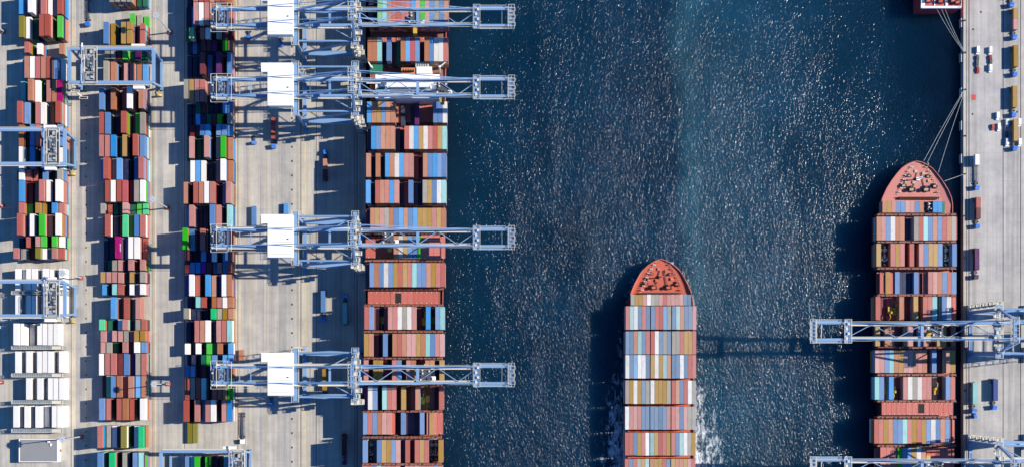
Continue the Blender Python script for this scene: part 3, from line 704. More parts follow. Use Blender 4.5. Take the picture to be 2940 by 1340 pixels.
# ---------------------------------------------------------------- quay cranes
def sts_crane(name, out, cab_x):
    root = empty(name)
    ZG = 38.6
    for sx in (-16.2, 16.2):
        for sy in (-12, 12):
            m = MB(); m.bar((sx, sy, 3.6), (sx, sy * .985, 38.4), 1.7, 1.5); m.build('leg', CBLUE, root)
            m = MB(); m.box(sx - .8, sx + .8, sy - 4.4, sy + 4.4, 1.0, 2.1)
            bg = m.build('bogie', CBLUE, root)
            m = MB()
            for k in range(8): y = sy - 3.9 + k * 1.11; m.tube((sx - .35, y, .45), (sx + .35, y, .45), .45, 10)
            m.build('wheel', DARK, bg)
        m = MB(); m.box(sx - 1.0, sx + 1.0, -13.6, 13.6, 2.1, 3.7); m.build('sill_beam', CBLUE, root)
        m = MB(); m.box(sx - 1.2, sx + 1.2, -14.2, 14.2, 36.6, ZG - .02); cb = m.build('cross_beam', CBLUE, root)
        m = MB(); m.rail(sx - 1.9, sx + 1.9, -14.6, 14.6, ZG - .6, .16)
        for k in range(12): y = -14 + k * 2.5; m.bar((sx - 1.9, y, ZG - .4), (sx + 1.9, y, ZG - .4), .1)
        m.build('railing', CRAIL, cb)
    for sy in (-12, 12):
        m = MB(); m.prism([(-15.4, sy - .8), (0, sy - 1.5), (15.4, sy - .8), (15.4, sy + .8), (0, sy + 1.5), (-15.4, sy + .8)], 12, 14.4); m.build('portal_beam', CBLUE, root)
        m = MB(); m.tube((-15.5, sy, 14.8), (15.5, sy, 35.5), .62, 10); m.build('diagonal_brace', CBLUE, root)
        m = MB(); m.tube((-15, sy, 37.6), (15, sy, 37.6), .55, 10); m.build('upper_tie', CBLUE, root)
        m = MB(); m.tube((-15.4, sy, 14.6), (-2, sy * .99, 24), .3, 8); m.build('diagonal_brace', CBLUE, root)
    for sy in (-4.3, 4.3):
        m = MB(); m.box(-60, 17, sy - .7, sy + .7, ZG, ZG + 2.0); gd = m.build('girder', CBLUE, root)
        s_ = 1 if sy > 0 else -1
        m = MB(); m.box(-60, 17, sy + s_ * .75 - .02, sy + s_ * 1.75, ZG + 1.0, ZG + 1.1) if s_ > 0 else m.box(-60, 17, sy - 1.75, sy - .73, ZG + 1.0, ZG + 1.1)
        yy = sy + s_ * 1.7
        for zz in (ZG + 1.6, ZG + 2.1): m.bar((-60, yy, zz), (17, yy, zz), .12)
        for k in range(26): x = -60 + k * 3; m.bar((x, yy, ZG + 1.1), (x, yy, ZG + 2.1), .1)
        m.build('walkway', CRAIL, gd)
        m = MB(); m.tube((-15.6, sy, ZG + 1.5), (15.6, sy * 1.05, 55.3), .6, 10); m.build('back_strut', CBLUE, root)
        for x in (16.2,):
            m = MB(); m.bar((x, 12 if sy > 0 else -12, ZG), (x, 5 if sy > 0 else -5, 56), 1.2, 1.0); m.build('apex_leg', CBLUE, root)
        m = MB(); m.tube((16.4, sy * 1.1, 56), (-16, sy, 49.4), .22, 8); m.tube((-16, sy, 49.4), (-52, sy, ZG + 2.2), .22, 8); m.build('back_stay', CBLUE, root)
        xm, xo = 16 + (out * .38), 16 + out * .8
        m = MB(); m.tube((16.4, sy * 1.12, 56), (xm, sy, ZG + 2), .22, 8); m.build('fore_stay', CBLUE, root)
        m = MB(); m.tube((16.4, sy * 1.2, 56.4), (xo, sy, ZG + 2), .24, 8); m.build('fore_stay', CBLUE, root)
    m = MB(); m.box(15.4, 17.2, -6.2, 6.2, 55.4, 56.8); ab = m.build('apex_beam', CBLUE, root)
    m = MB(); m.rail(14.2, 18.6, -6.8, 6.8, 56, .14)
    for k in range(4): m.rail(14.6, 18.4, -6.2 + k * 3.3, -4.2 + k * 3.3, 57, .12)
    m.build('railing', CRAIL, ab)
    for x, wd in ((-52, .35), (-46, .35), (-40, .35), (-35, .35), (2.6, 1.2), (-8, .3)):
        m = MB(); m.box(x - wd / 2, x + wd / 2, -3.58, 3.58, ZG + .9, ZG + 1.5); m.build('girder_tie', CBLUE, root)
    for s_ in (-1, 1):
        m = MB(); m.tube((3, s_ * 4.9, ZG - .3), (14.5, s_ * 11, ZG - 1), .35, 8); m.build('knee_brace', CBLUE, root)
    # machinery house
    m = MB(); m.box(-29.6, -16.6, -10.8, 11.6, ZG + 2.05, ZG + 7.2); m.box(-33, -29.58, 7.2, 11.6, ZG + 2.05, ZG + 7.0)
    mh = m.build('machinery_house', WHITE, root)
    m = MB(); m.box(-29.8, -16.4, -11.0, 11.8, ZG + 7.2, ZG + 7.42); m.box(-33.2, -29.82, 7.0, 11.8, ZG + 7.02, ZG + 7.36); m.build('roof', WHITE, mh)
    m = MB()
    for y in (-9.5, -3.2, 3.4): m.bar((-29.6, y, ZG + 7.46), (-16.6, y + .4, ZG + 7.46), .12)
    m.box(-19.2, -18.6, -1.6, -1.0, ZG + 7.42, ZG + 7.9); m.build('roof_cable', DGREY, mh)
    m = MB(); m.rail(-34.6, -17, -11.6, 12.4, ZG + 2.0, .12); m.build('railing', CRAIL, mh)
    # rope reeving platform at the landward end
    rnd = random.Random(11)
    m = MB(); m.box(-61, -53, -6.2, 6.2, ZG - .1, ZG - .02)
    for k in range(26):
        x, y = rnd.uniform(-61, -53), rnd.uniform(-5.8, 5.8); m.box(x - rnd.uniform(.2, .7), x + rnd.uniform(.2, .7), y - rnd.uniform(.2, .8), y + rnd.uniform(.2, .8), ZG, ZG + rnd.uniform(1, 3.4), rnd.choice((0, 0, 1, 2)))
    for k in range(5): m.tube((-60 + k * 1.5, -2.6, ZG + 2.8), (-60 + k * 1.5, 2.6, ZG + 2.8), .5, 10, 1)
    bp = m.build('reeving_platform', [CBLUE, DGREY, CRAIL], root)
    m = MB(); m.rail(-61.6, -52.6, -7.6, 7.6, ZG, .16); m.rail(-58, -50, -7.0, 7.0, ZG + 2.4, .14); m.rail(-52, -36, -7.2, -5.2, ZG + .6, .12); m.build('railing', CRAIL, bp)
    # trolley with cab and spreader
    x = cab_x
    m = MB(); m.box(x - 3, x + 3, -3.5, 3.5, ZG + .3, ZG + 1.0)
    for k in range(8): a, b = rnd.uniform(x - 2.6, x + 2.6), rnd.uniform(-3, 3); m.box(a - .4, a + .4, b - .5, b + .5, ZG + 1.0, ZG + rnd.uniform(1.3, 2.2), 1 if k % 2 else 0)
    m.build('trolley', [DGREY, CRAIL], root)
    m = MB(); m.box(x + 3.2, x + 5.6, -3.2, -.8, ZG - 3.2, ZG - .6); m.box(x + 3.8, x + 5, -2.8, -1.2, ZG - .6, ZG + .3); cb = m.build('operator_cab', WHITE, root)
    m = MB(); m.box(x + 5.6, x + 5.64, -3.0, -1.0, ZG - 2.8, ZG - 1.2); m.build('window', GLASS, cb)
    m = MB(); m.box(x - 1.1, x + 1.1, -6.1, 6.1, 27, 27.6); m.box(x - 1.2, x + 1.2, -1.6, 1.6, 27.6, 28.6)
    sp = m.build('spreader', YELLOW, root)
    m = MB()
    for a in (-.9, .9):
        for b in (-2.2, 2.2): m.tube((x + a, b * .6, 28.6), (x + a, b, ZG + .3), .06, 5)
    m.build('hoist_rope', DARK, sp)
    # boom
    xe = 16 + out
    for sy in (-4.3, 4.3):
        m = MB(); m.box(17.4, xe, sy - .5, sy + .5, ZG + .1, ZG + 1.9); bg = m.build('boom_girder', CBLUE, root)
        i_ = -1 if sy > 0 else 1
        m = MB()
        a, b = sorted((sy + i_ * .54, sy + i_ * 1.35)); m.box(18, xe - 18, a, b, ZG + .7, ZG + .8)
        yy = sy + i_ * 1.35
        for zz in (ZG + 1.4, ZG + 1.9): m.bar((18, yy, zz), (xe - 18, yy, zz), .12)
        n = int((xe - 36) / 3)
        for k in range(n + 1): m.bar((18 + 3 * k, yy, ZG + .8), (18 + 3 * k, yy, ZG + 1.9), .1)
        yo = sy - i_ * .9
        m.bar((20, yo, ZG + 1.9), (xe - 18, yo, ZG + 1.9), .14)
        m.build('walkway', CRAIL, bg)
    xt = xe - 17.5; seg = (xt - 17.5) / 6.0
    for k in range(6):
        if k == 3: pass
        a = 17.5 + seg * k; s_ = -1 if k % 2 == 0 else 1
        m = MB(); m.tube((a + .3, -s_ * 3.4, ZG + 1.4), (a + seg * .96, s_ * 3.4, ZG + 1.4), .24, 8); m.build('boom_brace', CBLUE, root)
    for x, wd in ((18.6, 1.2), (17.5 + seg * 3, 1.6), (xt, 1.4), (xe - .8, 1.6)):
        m = MB(); m.box(x - wd / 2, x + wd / 2, -3.66, 3.66, ZG + .3, ZG + 1.7); m.build('boom_cross_beam', CBLUE, root)
    m = MB()
    m.box(xt - 2, xe + .6, 5.0, 6.2, ZG + .9, ZG + 1.02, 1); m.box(xt - 2, xe + .6, -6.2, -5.0, ZG + .9, ZG + 1.02, 1)
    m.box(xt - 2.4, xt + .8, -6.2, 6.2, ZG + 1.95, ZG + 2.07, 1); m.box(xe - .6, xe + 1.9, -5.4, 5.4, ZG + 1.95, ZG + 2.07, 1)
    m.rail(xt - 2.6, xt + 1.1, -6.4, 6.4, ZG + 2.0, .17); m.rail(xe - 1.2, xe + 2.1, -6.4, 6.4, ZG + 2.0, .17); m.rail(xt - 2, xe + .6, 4.95, 6.3, ZG + 1.0, .15); m.rail(xt - 2, xe + .6, -6.3, -4.95, ZG + 1.0, .15)
    for k in range(5): m.rail(xe - 1, xe + 2.6 - (k % 2), -5 + k * 2, -3.4 + k * 2, ZG + 2.1, .12)
    for k in range(4): m.box(xt - 1.6 + (k % 2), xt - .4 + (k % 2), -4.6 + k * 2.6, -3.2 + k * 2.6, ZG + 2.1, ZG + 3.0)
    m.bar((xe - 4.5, -3.6, ZG + .6), (xe - 4.5, 3.6, ZG + .6), .3)
    m.build('tip_platform', [CRAIL, CBLUE], root)
    # stairs on the seaward legs
    m = MB(); prev = None
    for k in range(9):
        z = 5 + k * 4.0; dx = 1.3 if k % 2 else -1.3; yb = -14.8
        m.box(15.2 + dx, 18.6 + dx, yb - 1.3, yb + 1.3, z, z + .1); m.rail(15.2 + dx, 18.6 + dx, yb - 1.3, yb + 1.3, z + .1, .18, 1.2)
        m.bar((16 - dx, yb + .6, z - 4), (17 + dx, yb + .6, z), .9, .12)
    m.build('stair_tower', CRAIL, root)
    m = MB()
    for k, y in enumerate((-11.5, -8.4, -5.6, -2.4, .6, 3.8, 7.0, 10.4)):
        dx = (.5, 1.6, -.6, 1.2, .2, 1.8, .8, -.4)[k]; z = ZG + .1 + (k % 3) * 1.2
        m.box(15 + dx, 18.4 + dx, y - 1.1, y + 1.1, z, z + .1); m.rail(15 + dx, 18.4 + dx, y - 1.1, y + 1.1, z + .1, .18, 1.2)
    m.build('access_platform', CRAIL, root)
    m = MB()
    for k in range(5): z = 8 + k * 6; m.rail(-18.2, -14.2, 13.2, 15.2, z, .16)
    for q in (-18.2, -14.2): m.bar((q, 15.2, 2), (q, 15.2, 33), .2)
    m.build('ladder_landing', CRAIL, root)
    return root
CXL = -78.3
c0 = sts_crane('quay_crane', 84, 48)
LAB = ['quay crane with white machinery house over the topmost bays of the moored ship', 'quay crane whose boom crosses the white deckhouse of the moored ship',
       'quay crane whose boom crosses bare hatch covers midway along the moored ship', 'quay crane standing lowest along the moored ship, yellow container beneath it']
for i, yb in enumerate((51, 253, 683, 1075)):
    o = c0 if i == 0 else copy_tree(c0)
    for ch in o.children:                                # each trolley stands at its own place on the boom
        if ch.name.split('.')[0] in ('trolley', 'operator_cab', 'spreader'): ch.location.x += (0, 15, -14, 6)[i]
    o.location = (CXL, wy(yb, 39.6), 0); tag(o, LAB[i], 'crane', 'blue quay cranes')
c1 = sts_crane('quay_crane', 101, 50)
for i, yb in enumerate((950, 1343)):
    o = c1 if i == 0 else copy_tree(c1)
    o.location = (302, wy(yb, 39.6), 0); o.rotation_euler = (0, 0, math.pi)
    tag(o, ['quay crane reaching west across the ship moored at the east quay', 'quay crane at the bottom edge reaching west from the east quay'][i], 'crane', 'blue quay cranes')

# ---------------------------------------------------------------- yard gantry cranes
def yard_crane(trx):
    root = empty('yard_gantry_crane'); Z = 21; X = 23.4; Y = 9.3; rnd = random.Random(3)
    for sy in (-1, 1):
        m = MB(); m.box(-X, X, sy * Y - .75, sy * Y + .75, Z - 1.6, Z); gd = m.build('girder', CBLUE, root)
        m = MB(); yy = sy * (Y + 1.5); a, b = sorted((sy * (Y + .78), yy)); m.box(-X + 1, X - 1, a, b, Z - .8, Z - .7)
        for zz in (Z - .1, Z + .4): m.bar((-X + 1, yy, zz), (X - 1, yy, zz), .12)
        for k in range(16): m.bar((-X + 1 + k * 3, yy, Z - .7), (-X + 1 + k * 3, yy, Z + .4), .1)
        m.build('walkway', CRAIL, gd)
        for sx in (-1, 1):
            m = MB(); m.bar((sx * (X - .6), sy * Y, Z - 1.6), (sx * (X - .6), sy * 7.4, 2.6), 1.1, 1.0); m.build('leg', CBLUE, root)
            m = MB(); m.bar((sx * (X - 5), sy * (Y - .4), Z - 1.6), (sx * (X - .8), sy * 8.2, 10), .8, .8); m.build('knee_brace', CBLUE, root)
    for sx in (-1, 1):
        m = MB(); m.box(sx * X - .8, sx * X + .8, -Y + .77, Y - .77, Z - 1.5, Z - .05); m.build('end_beam', CBLUE, root)
        m = MB(); m.box(sx * (X - .6) - .6, sx * (X - .6) + .6, -9, 9, 1.4, 2.6); m.build('sill_beam', CBLUE, root)
        for sy in (-1, 1):
            m = MB()
            for k in range(4): y = sy * (4.6 + k * 1.3); m.tube((sx * (X - .6) - .4, y, .55), (sx * (X - .6) + .4, y, .55), .55, 10)
            m.box(sx * (X - .6) - .5, sx * (X - .6) + .5, min(sy * 4, sy * 9.2), max(sy * 4, sy * 9.2), .9, 1.4); m.build('wheel_bogie', DARK, root)
    m = MB(); m.box(trx - 3.2, trx + 3.2, -Y - .4, Y + .4, Z + .1, Z + .5); tr = m.build('trolley', LGREY, root)
    m = MB()
    for k in range(24): x, y = rnd.uniform(trx - 2.8, trx + 2.8), rnd.uniform(-8.5, 8.5); m.box(x - rnd.uniform(.3, .8), x + rnd.uniform(.3, .8), y - rnd.uniform(.3, .9), y + rnd.uniform(.3, .9), Z + .5, Z + rnd.uniform(.9, 2.6), rnd.choice((0, 1, 1, 2)))
    m.tube((trx - 1.6, -1.6, Z + 1.6), (trx - 1.6, 2.6, Z + 1.6), .9, 12, 0); m.box(trx - 3, trx + 3, -9, 9, Z + .5, Z + .62)
    m.build('hoist_machinery', [DGREY, LGREY, CBLUE], tr)
    m = MB(); m.rail(trx - 3.6, trx + 3.6, -Y - .8, Y + .8, Z + .5, .16); m.rail(trx - 2.6, trx + 2.6, -4.5, 4.5, Z + 2.4, .14); m.rail(trx - 2.2, trx + 2.2, 5, 8.6, Z + 1.4, .14); m.rail(trx - 2.2, trx + 2.2, -8.6, -5, Z + 1.4, .14); m.build('railing', CRAIL, tr)
    m = MB(); m.bar((trx - 5.0 if trx > -15 else trx + 5, -Y - 1, Z + .35), (trx - 5.0 if trx > -15 else trx + 5, Y + 3, Z + .35), .7, .5); m.build('cable_beam', WHITE, root)
    m = MB(); m.box(11, 18, Y + .8, Y + 2.8, Z - 3.2, Z - .85); m.build('electrical_house', WHITE, root)
    m = MB(); m.box(12, 18, -Y - 3.4, -Y - 1.55, Z - 3.4, Z - .9); m.build('control_house', WHITE, root)
    m = MB(); x = X - 2; m.tube((x, -12.5, 1.6), (x, -11.6, 1.6), 1.7, 16); m.bar((x, -11.5, 1.6), (x, -9.1, 2.0), .4); m.build('cable_reel', paint('reel_yellow', (200, 170, 60)), root)
    m = MB()
    for k in range(2): m.rail(-X - 1 + k * 3, -X + 3.5 + k * 3, -Y - 4.2 - k * 2.4, -Y - 3.0 - k * 2.4, 14 - k * 5, .2)
    m.bar((-X + .2, -Y - 2, 16), (-X + 3, -Y - 5, 9), .8, .12); m.build('stair', CRAIL, root)
    m = MB(); x = trx; m.box(x - 1.1, x + 1.1, -6, 6, 16.2, 16.8); sp = m.build('spreader', YELLOW, root)
    m = MB()
    for b in (-2, 2): m.tube((x, b, 16.8), (x, b, Z + .2), .07, 5)
    m.build('hoist_rope', DARK, sp)
    return root
ZG_ = 21
y0c = yard_crane(-11)
YC = [(327, 188, 'yard gantry crane straddling the middle yard block near its top, trolley toward the west'), None]
for tx, px, py, lab in ((-11, 319, 188, 'yard gantry crane straddling the upper rows of the middle yard block'), (17.5, 64, 421, 'upper yard gantry crane over the westernmost block, above coloured containers'),
                        (17.5, 64, 857, 'lower yard gantry crane over the westernmost block, above white reefer containers'), (20, 582, 1343, 'yard gantry crane at the foot of the block beside the quay cranes')):
    o = y0c if tx == -11 else yard_crane(tx)
    o.location = (wx(px, ZG_), wy(py, ZG_), 0); tag(o, lab, 'crane', 'blue yard gantry cranes')

# ---------------------------------------------------------------- lamp masts
def mast(px, py, label):
    root = empty('lamp_mast', (wx(px), wy(py), 0)); tag(root, label, 'lamp mast', 'tall lamp masts in the yard lanes')
    m = MB(); m.box(-1.1, 1.1, -1.1, 1.1, 0, .9); m.build('base', paint('mast_base_paint', (176, 84, 70)), root)
    m = MB(); m.tube((0, 0, .9), (0, 0, 31), .42, 10, r2=.2); m.build('pole', LGREY, root)
    m = MB(); m.tube((0, 0, 30.6), (0, 0, 31.0), 1.5, 14)
    for k in range(8): t = k * math.pi / 4; m.box(1.6 * math.cos(t) - .35, 1.6 * math.cos(t) + .35, 1.6 * math.sin(t) - .3, 1.6 * math.sin(t) + .3, 30.3, 30.9)
    m.build('lamp_head', LGREY, root)
for px, py, l in ((490, 94, 'lamp mast in the lane east of the middle block, topmost of three there'), (481, 597, 'lamp mast in the lane east of the middle block, halfway along it'), (485, 1101, 'lamp mast in the lane east of the middle block, lowest of three there'),
                  (12, 92, 'lamp mast at the west edge beside the topmost coloured containers'), (8, 592, 'lamp mast at the west edge below the upper gantry crane'), (6, 1096, 'lamp mast at the west edge beside the white reefer rows'),
                  (234, 797, 'lamp mast in the lane west of the middle block, beside the lower gantry crane'), (234, 1252, 'lamp mast in the lane west of the middle block, near the grey flat-roofed building')):
    mast(px, py, l)

# ---------------------------------------------------------------- reefer racks and building
for k, (py, hgt) in enumerate(((840, 7), (918, 7), (997, 7), (1076, 7), (1153, 7), (1235, 7))):
    root = empty('reefer_rack', (wx(122), wy(Y0 + (py - Y0) * (H - hgt) / H), 0))
    tag(root, f"steel access rack {['under the lower gantry crane', 'just below the lower gantry crane', 'between the first open pair of white reefer rows', 'between the second open pair of white reefer rows', 'above the last row of white reefers', 'between the last white reefers and the grey building'][k]}", 'rack', 'access racks between reefer rows')
    m = MB()
    for i in range(11):
        x = -14.4 + i * 2.88
        for y in (-.85, .85): m.bar((x, y, 0), (x, y, hgt), .16)
    for z in (2.6, 5.2, hgt):
        for y in (-.85, .85): m.bar((-14.4, y, z), (14.4, y, z), .18)
    m.build('frame', LGREY, root)
    m = MB()
    for z in (2.7, 5.3):  m.box(-14.4, 14.4, -.75, .75, z, z + .06)
    for i in range(30): x = -14.2 + i * .98; m.box(x - .28, x + .28, -.7, .7, hgt + .1, hgt + .16)
    m.build('platform', paint('galvanised_grating', (168, 178, 182)), root)
    m = MB(); m.rail(-14.5, 14.5, -1.0, 1.0, hgt + .1, .14); m.box(8, 14, -.9, .9, hgt + .17, hgt + .5); m.build('railing', CRAIL, root)
root = empty('flat_roofed_building', (wx(120), wy(1290), 0)); tag(root, 'low grey flat-roofed building with white edging below the reefer rows', 'building')
m = MB(); m.box(-11, 11, -6.6, 6.6, 0, 5); m.build('wall', WHITE, root)
m = MB(); m.box(-10.6, 10.6, -6.2, 6.2, 5.0, 5.15); rf = m.build('roof', paint('grey_roof_felt', (146, 146, 145), .9, .03, .2, .2), root)
m = MB()
for a in ((-11, 11, -6.6, -6.22), (-11, 11, 6.22, 6.6), (-11, -10.62, -6.2, 6.2), (10.62, 11, -6.2, 6.2)): m.box(*a, 5.0, 5.5)
m.build('parapet', WHITE, root)
m = MB(); m.box(5.4, 6.6, 4.6, 5.6, 5.15, 6.1); m.box(6.8, 7.5, 2.6, 4, 5.15, 5.8); m.build('roof_vent', WHITE, root)
m = MB(); m.box(11, 14, -6.4, 6, 0, .25); m.build('apron', CONCB, root)
m = MB(); m.box(11.0, 11.06, -1, .4, .25, 2.4); m.build('door', DGREY, root)

# ---------------------------------------------------------------- trucks
def truck(cabmat, name='container_truck'):
    root = empty(name)
    m = MB(); m.prism([(-1.22, -8.9), (1.22, -8.9), (1.22, -11.0), (.9, -11.35), (-.9, -11.35), (-1.22, -11.0)], .7, 3.0); m.box(-1.1, 1.1, -9.9, -8.95, 3.0, 3.35); cab = m.build('cab', cabmat, root)
    m = MB(); m.box(-1.05, 1.05, -11.39, -11.36, 1.7, 2.7); m.build('windscreen', GLASS, cab)
    m = MB(); m.box(-.55, .55, -11, -5.6, .6, .95); m.box(-.45, .45, -6.6, 6.6, 1.0, 1.25); m.build('chassis', DGREY, root)
    m = MB()
    for y in (-6.3, -2.2, 2.2, 6.3): m.box(-1.2, 1.2, y - .14, y + .14, 1.1, 1.34)
    for x in (-.95, .95): m.box(x - .08, x + .08, -6.4, 6.4, 1.12, 1.3)
    m.build('trailer_frame', DGREY, root)
    for y in (-10.4, -7.4, 4.2, 5.6):
        for s in (-1, 1):
            m = MB(); m.tube((s * .85, y, .52), (s * 1.22, y, .52), .52, 14); m.build('wheel', DARK, root)
    return root
protos = {}
def put_truck(px, py, label, cargo=None, cab='blue', south=True, group='container trucks on the quays', cl=None):
    mat = {'blue': TBLUE, 'white': WHITE, 'purple': CM['V'], 'red': CM['D']}[cab]
    if cab not in protos: protos[cab] = truck(mat); o = protos[cab]
    else: o = copy_tree(protos[cab])
    o.location = (wx(px), wy(py), 0); o.rotation_euler = (0, 0, 0 if south else math.pi)
    tag(o, label, 'truck', group)
    if cargo:
        y = wy(py)
        if len(cargo) == 1:
            c = bpy.data.objects.new('shipping_container', ME_L); c.location = (wx(px), y, 1.36); c.scale = (1, 1, 1)
            cs = [(c, cargo)]
        else:
            cs = []
            for k, ch in enumerate(cargo):
                c = bpy.data.objects.new('short_container', ME_S); c.location = (wx(px), y + (3.1 if k == 0 else -3.1), 1.36); cs.append((c, ch))
        for k, (c, ch) in enumerate(cs):
            COL.objects.link(c); c.material_slots[0].link = 'OBJECT'; c.material_slots[0].material = CM[ch]
            tag(c, f"{NAMES[ch]} {'half-length ' if len(cargo) > 1 else ''}container riding on the {cl}", 'container', 'containers on trucks')
put_truck(788, 372, 'truck with a red container below the second quay crane', 'R', cl='truck below the second quay crane')
put_truck(936, 490, 'shaded truck with mixed load between the second and third quay cranes', 'OM', south=False, cl='shaded truck between the second and third quay cranes')
put_truck(930, 866, 'truck with steel blue container in the ship shade below the third crane', 'b', cl='truck in the shade below the third quay crane')
put_truck(992, 900, 'truck with pale turquoise container beside the moored ship', 'T', south=False, cl='truck beside the moored ship')
put_truck(990, 1275, 'purple-cabbed truck in deep shade near the bottom of the crane quay', 'M', cab='purple', cl='purple-cabbed truck')
put_truck(934, 1088, 'truck standing under the lowest quay crane', 'Y', cab='white', cl='truck under the lowest quay crane')
put_truck(255, 22, 'empty chassis truck in the lane west of the middle block')
put_truck(698, 1215, 'empty chassis truck parked beside the block near the quay cranes', cab='white')
put_truck(2899, -32, 'truck in the east quay queue, cut off at the top edge', 'Y', cl='first truck of the queue')
put_truck(2907, 60, 'truck in the east quay queue carrying two short containers', 'YP', cl='second truck of the queue')
put_truck(2908, 166, 'third truck of the east quay queue, beside the two white vans', 'Y', cl='third truck of the queue')
put_truck(2905, 282, 'fourth truck of the east quay queue, ahead of the parked cars', 'Y', cl='fourth truck of the queue')
put_truck(2908, 378, 'last truck of the east quay queue, with cars parked on both sides', 'Y', cl='last truck of the queue')
put_truck(2800, 490, 'truck with bare chassis parked beside the pink foredeck')
put_truck(2801, 600, 'truck with a salmon container beside the bow bays of the east ship', 'RM', cl='truck beside the bow of the east ship')
put_truck(2797, 745, 'dark purple truck parked halfway along the east ship', 'V', cab='purple', cl='purple truck along the east ship')
put_truck(2791, 1128, 'truck with turquoise container below the east quay crane', 'T', cl='truck below the east quay crane')
put_truck(2850, 1118, 'truck with royal blue container below the east quay crane', 'n', cl='neighbouring truck below the east quay crane')
for px, py, ch, typ, lab in ((823, 600, 'B', 'S', 'sky blue half-length container standing alone above the third machinery house'), (731, 624, 'b', 'L', 'steel blue container standing alone on the quay by the third crane'), (695, 1019, 'O', 'S', 'rusty orange half-length container on the quay west of the lowest crane'),
                             (2798, 462, 'W', 'S', 'white half-length container on the chassis beside the pink foredeck')):
    c = bpy.data.objects.new('short_container' if typ == 'S' else 'shipping_container', ME_S if typ == 'S' else ME_L); COL.objects.link(c)
    c.location = (wx(px), wy(py), 1.36 if px > 2700 else .02); c.material_slots[0].link = 'OBJECT'; c.material_slots[0].material = CM[ch]
    tag(c, lab, 'container', 'loose containers on the quays')
# terminal tractors without trailers
def tractor():
    root = empty('terminal_tractor')
    m = MB(); m.prism([(-1.2, -2.8), (.3, -2.8), (.3, -1.2), (-1.2, -1.2)], .7, 3.0); m.box(-1.2, 1.2, -2.9, -1.0, .6, 1.4); cab = m.build('cab', TBLUE, root)
    m = MB(); m.box(-1.15, .25, -2.84, -2.8, 1.7, 2.7); m.build('windscreen', GLASS, cab)
    m = MB(); m.box(-.55, .55, -1.0, 2.6, .6, 1.0); m.tube((0, 1.4, 1.0), (0, 1.4, 1.2), .8, 12); m.build('chassis', DGREY, root)
    for y in (-2, 1.6):
        for s in (-1, 1):
            m = MB(); m.tube((s * .8, y, .52), (s * 1.2, y, .52), .52, 14); m.build('wheel', DARK, root)
    return root
t0 = None
for px, py, lab in ((716, 100, 'blue tractor between the first two quay cranes'), (808, 122, 'blue tractor in shade beside the second machinery house'), (731, 402, 'blue tractor west of the red container truck'), (780, 1150, 'blue tractor below the lowest machinery house'), (2797, 1185, 'blue tractor near the bare hatch covers of the east ship')):
    if t0 is None: t0 = tractor(); o = t0
    else: o = copy_tree(t0)
    o.location = (wx(px), wy(py), 0); tag(o, lab, 'tractor', 'terminal tractors')
# cars and vans
def car(mat, van):
    root = empty('parked_van' if van else 'parked_car'); h = 2.1 if van else 1.45; l = 2.7 if van else 2.1
    m = MB(); m.prism([(-.9, -l), (-.75, -l - .2), (.75, -l - .2), (.9, -l), (.9, l), (-.9, l)], .35, 1.0); m.prism([(-.82, -l + (.9 if van else 1.3)), (.82, -l + (.9 if van else 1.3)), (.82, l - (.1 if van else .5)), (-.82, l - (.1 if van else .5))], 1.0, h); m.build('body', mat, root)
    m = MB(); y = -l + (.86 if van else 1.26); m.box(-.75, .75, y, y + .03, 1.1, h - .15); m.build('windscreen', GLASS, root)
    for y in (-l + .8, l - .8):
        for s in (-1, 1):
            m = MB(); m.tube((s * .7, y, .34), (s * .92, y, .34), .34, 12); m.build('wheel', DARK, root)
    return root
cars = {}
for px, py, v, mt, lab in ((2805, 146, 1, 'W', 'white van at the head of the column nearest the rails'), (2841, 147, 1, 'W', 'white van at the head of the column nearest the truck queue'), (2841, 198, 1, 'W', 'white van at the rear of the column nearest the truck queue'),
                        (2805, 168, 0, 'k', 'dark car directly behind the van nearest the rails'), (2804, 185, 0, 'k', 'dark car in the middle of the column nearest the rails'), (2806, 203, 0, 'r', 'dark red car at the rear of the column nearest the rails'), (2842, 168, 0, 'r', 'dark red car behind the van nearest the truck queue'), (2843, 179, 0, 'k', 'dark car just above the rear van of its column'),
                        (2862, 334, 1, 'W', 'white van parked above the red and white vehicle pair'), (2849, 366, 0, 'r', 'red car beside the white van of the close pair'), (2865, 366, 1, 'W', 'white van beside the red car of the close pair'), (2889, 354, 1, 'W', 'white van west of the last queue truck, upper one'), (2889, 410, 1, 'W', 'white van west of the last queue truck, lower one'), (2924, 353, 1, 'W', 'white van east of the last queue truck, upper one'), (2925, 410, 1, 'W', 'white van east of the last queue truck, lower one'), (2889, 386, 0, 'k', 'dark car between the two vans west of the last queue truck')):
    key = (v, mt)
    if key not in cars: cars[key] = car({'W': WHITE, 'k': DGREY, 'r': paint('dark_red_car_paint', (170, 60, 56))}[mt], v); o = cars[key]
    else: o = copy_tree(cars[key])
    o.scale = (.88, .8, .9); o.location = (wx(px), wy(py), 0); tag(o, lab, 'van' if v else 'car', 'cars and vans parked on the east quay')

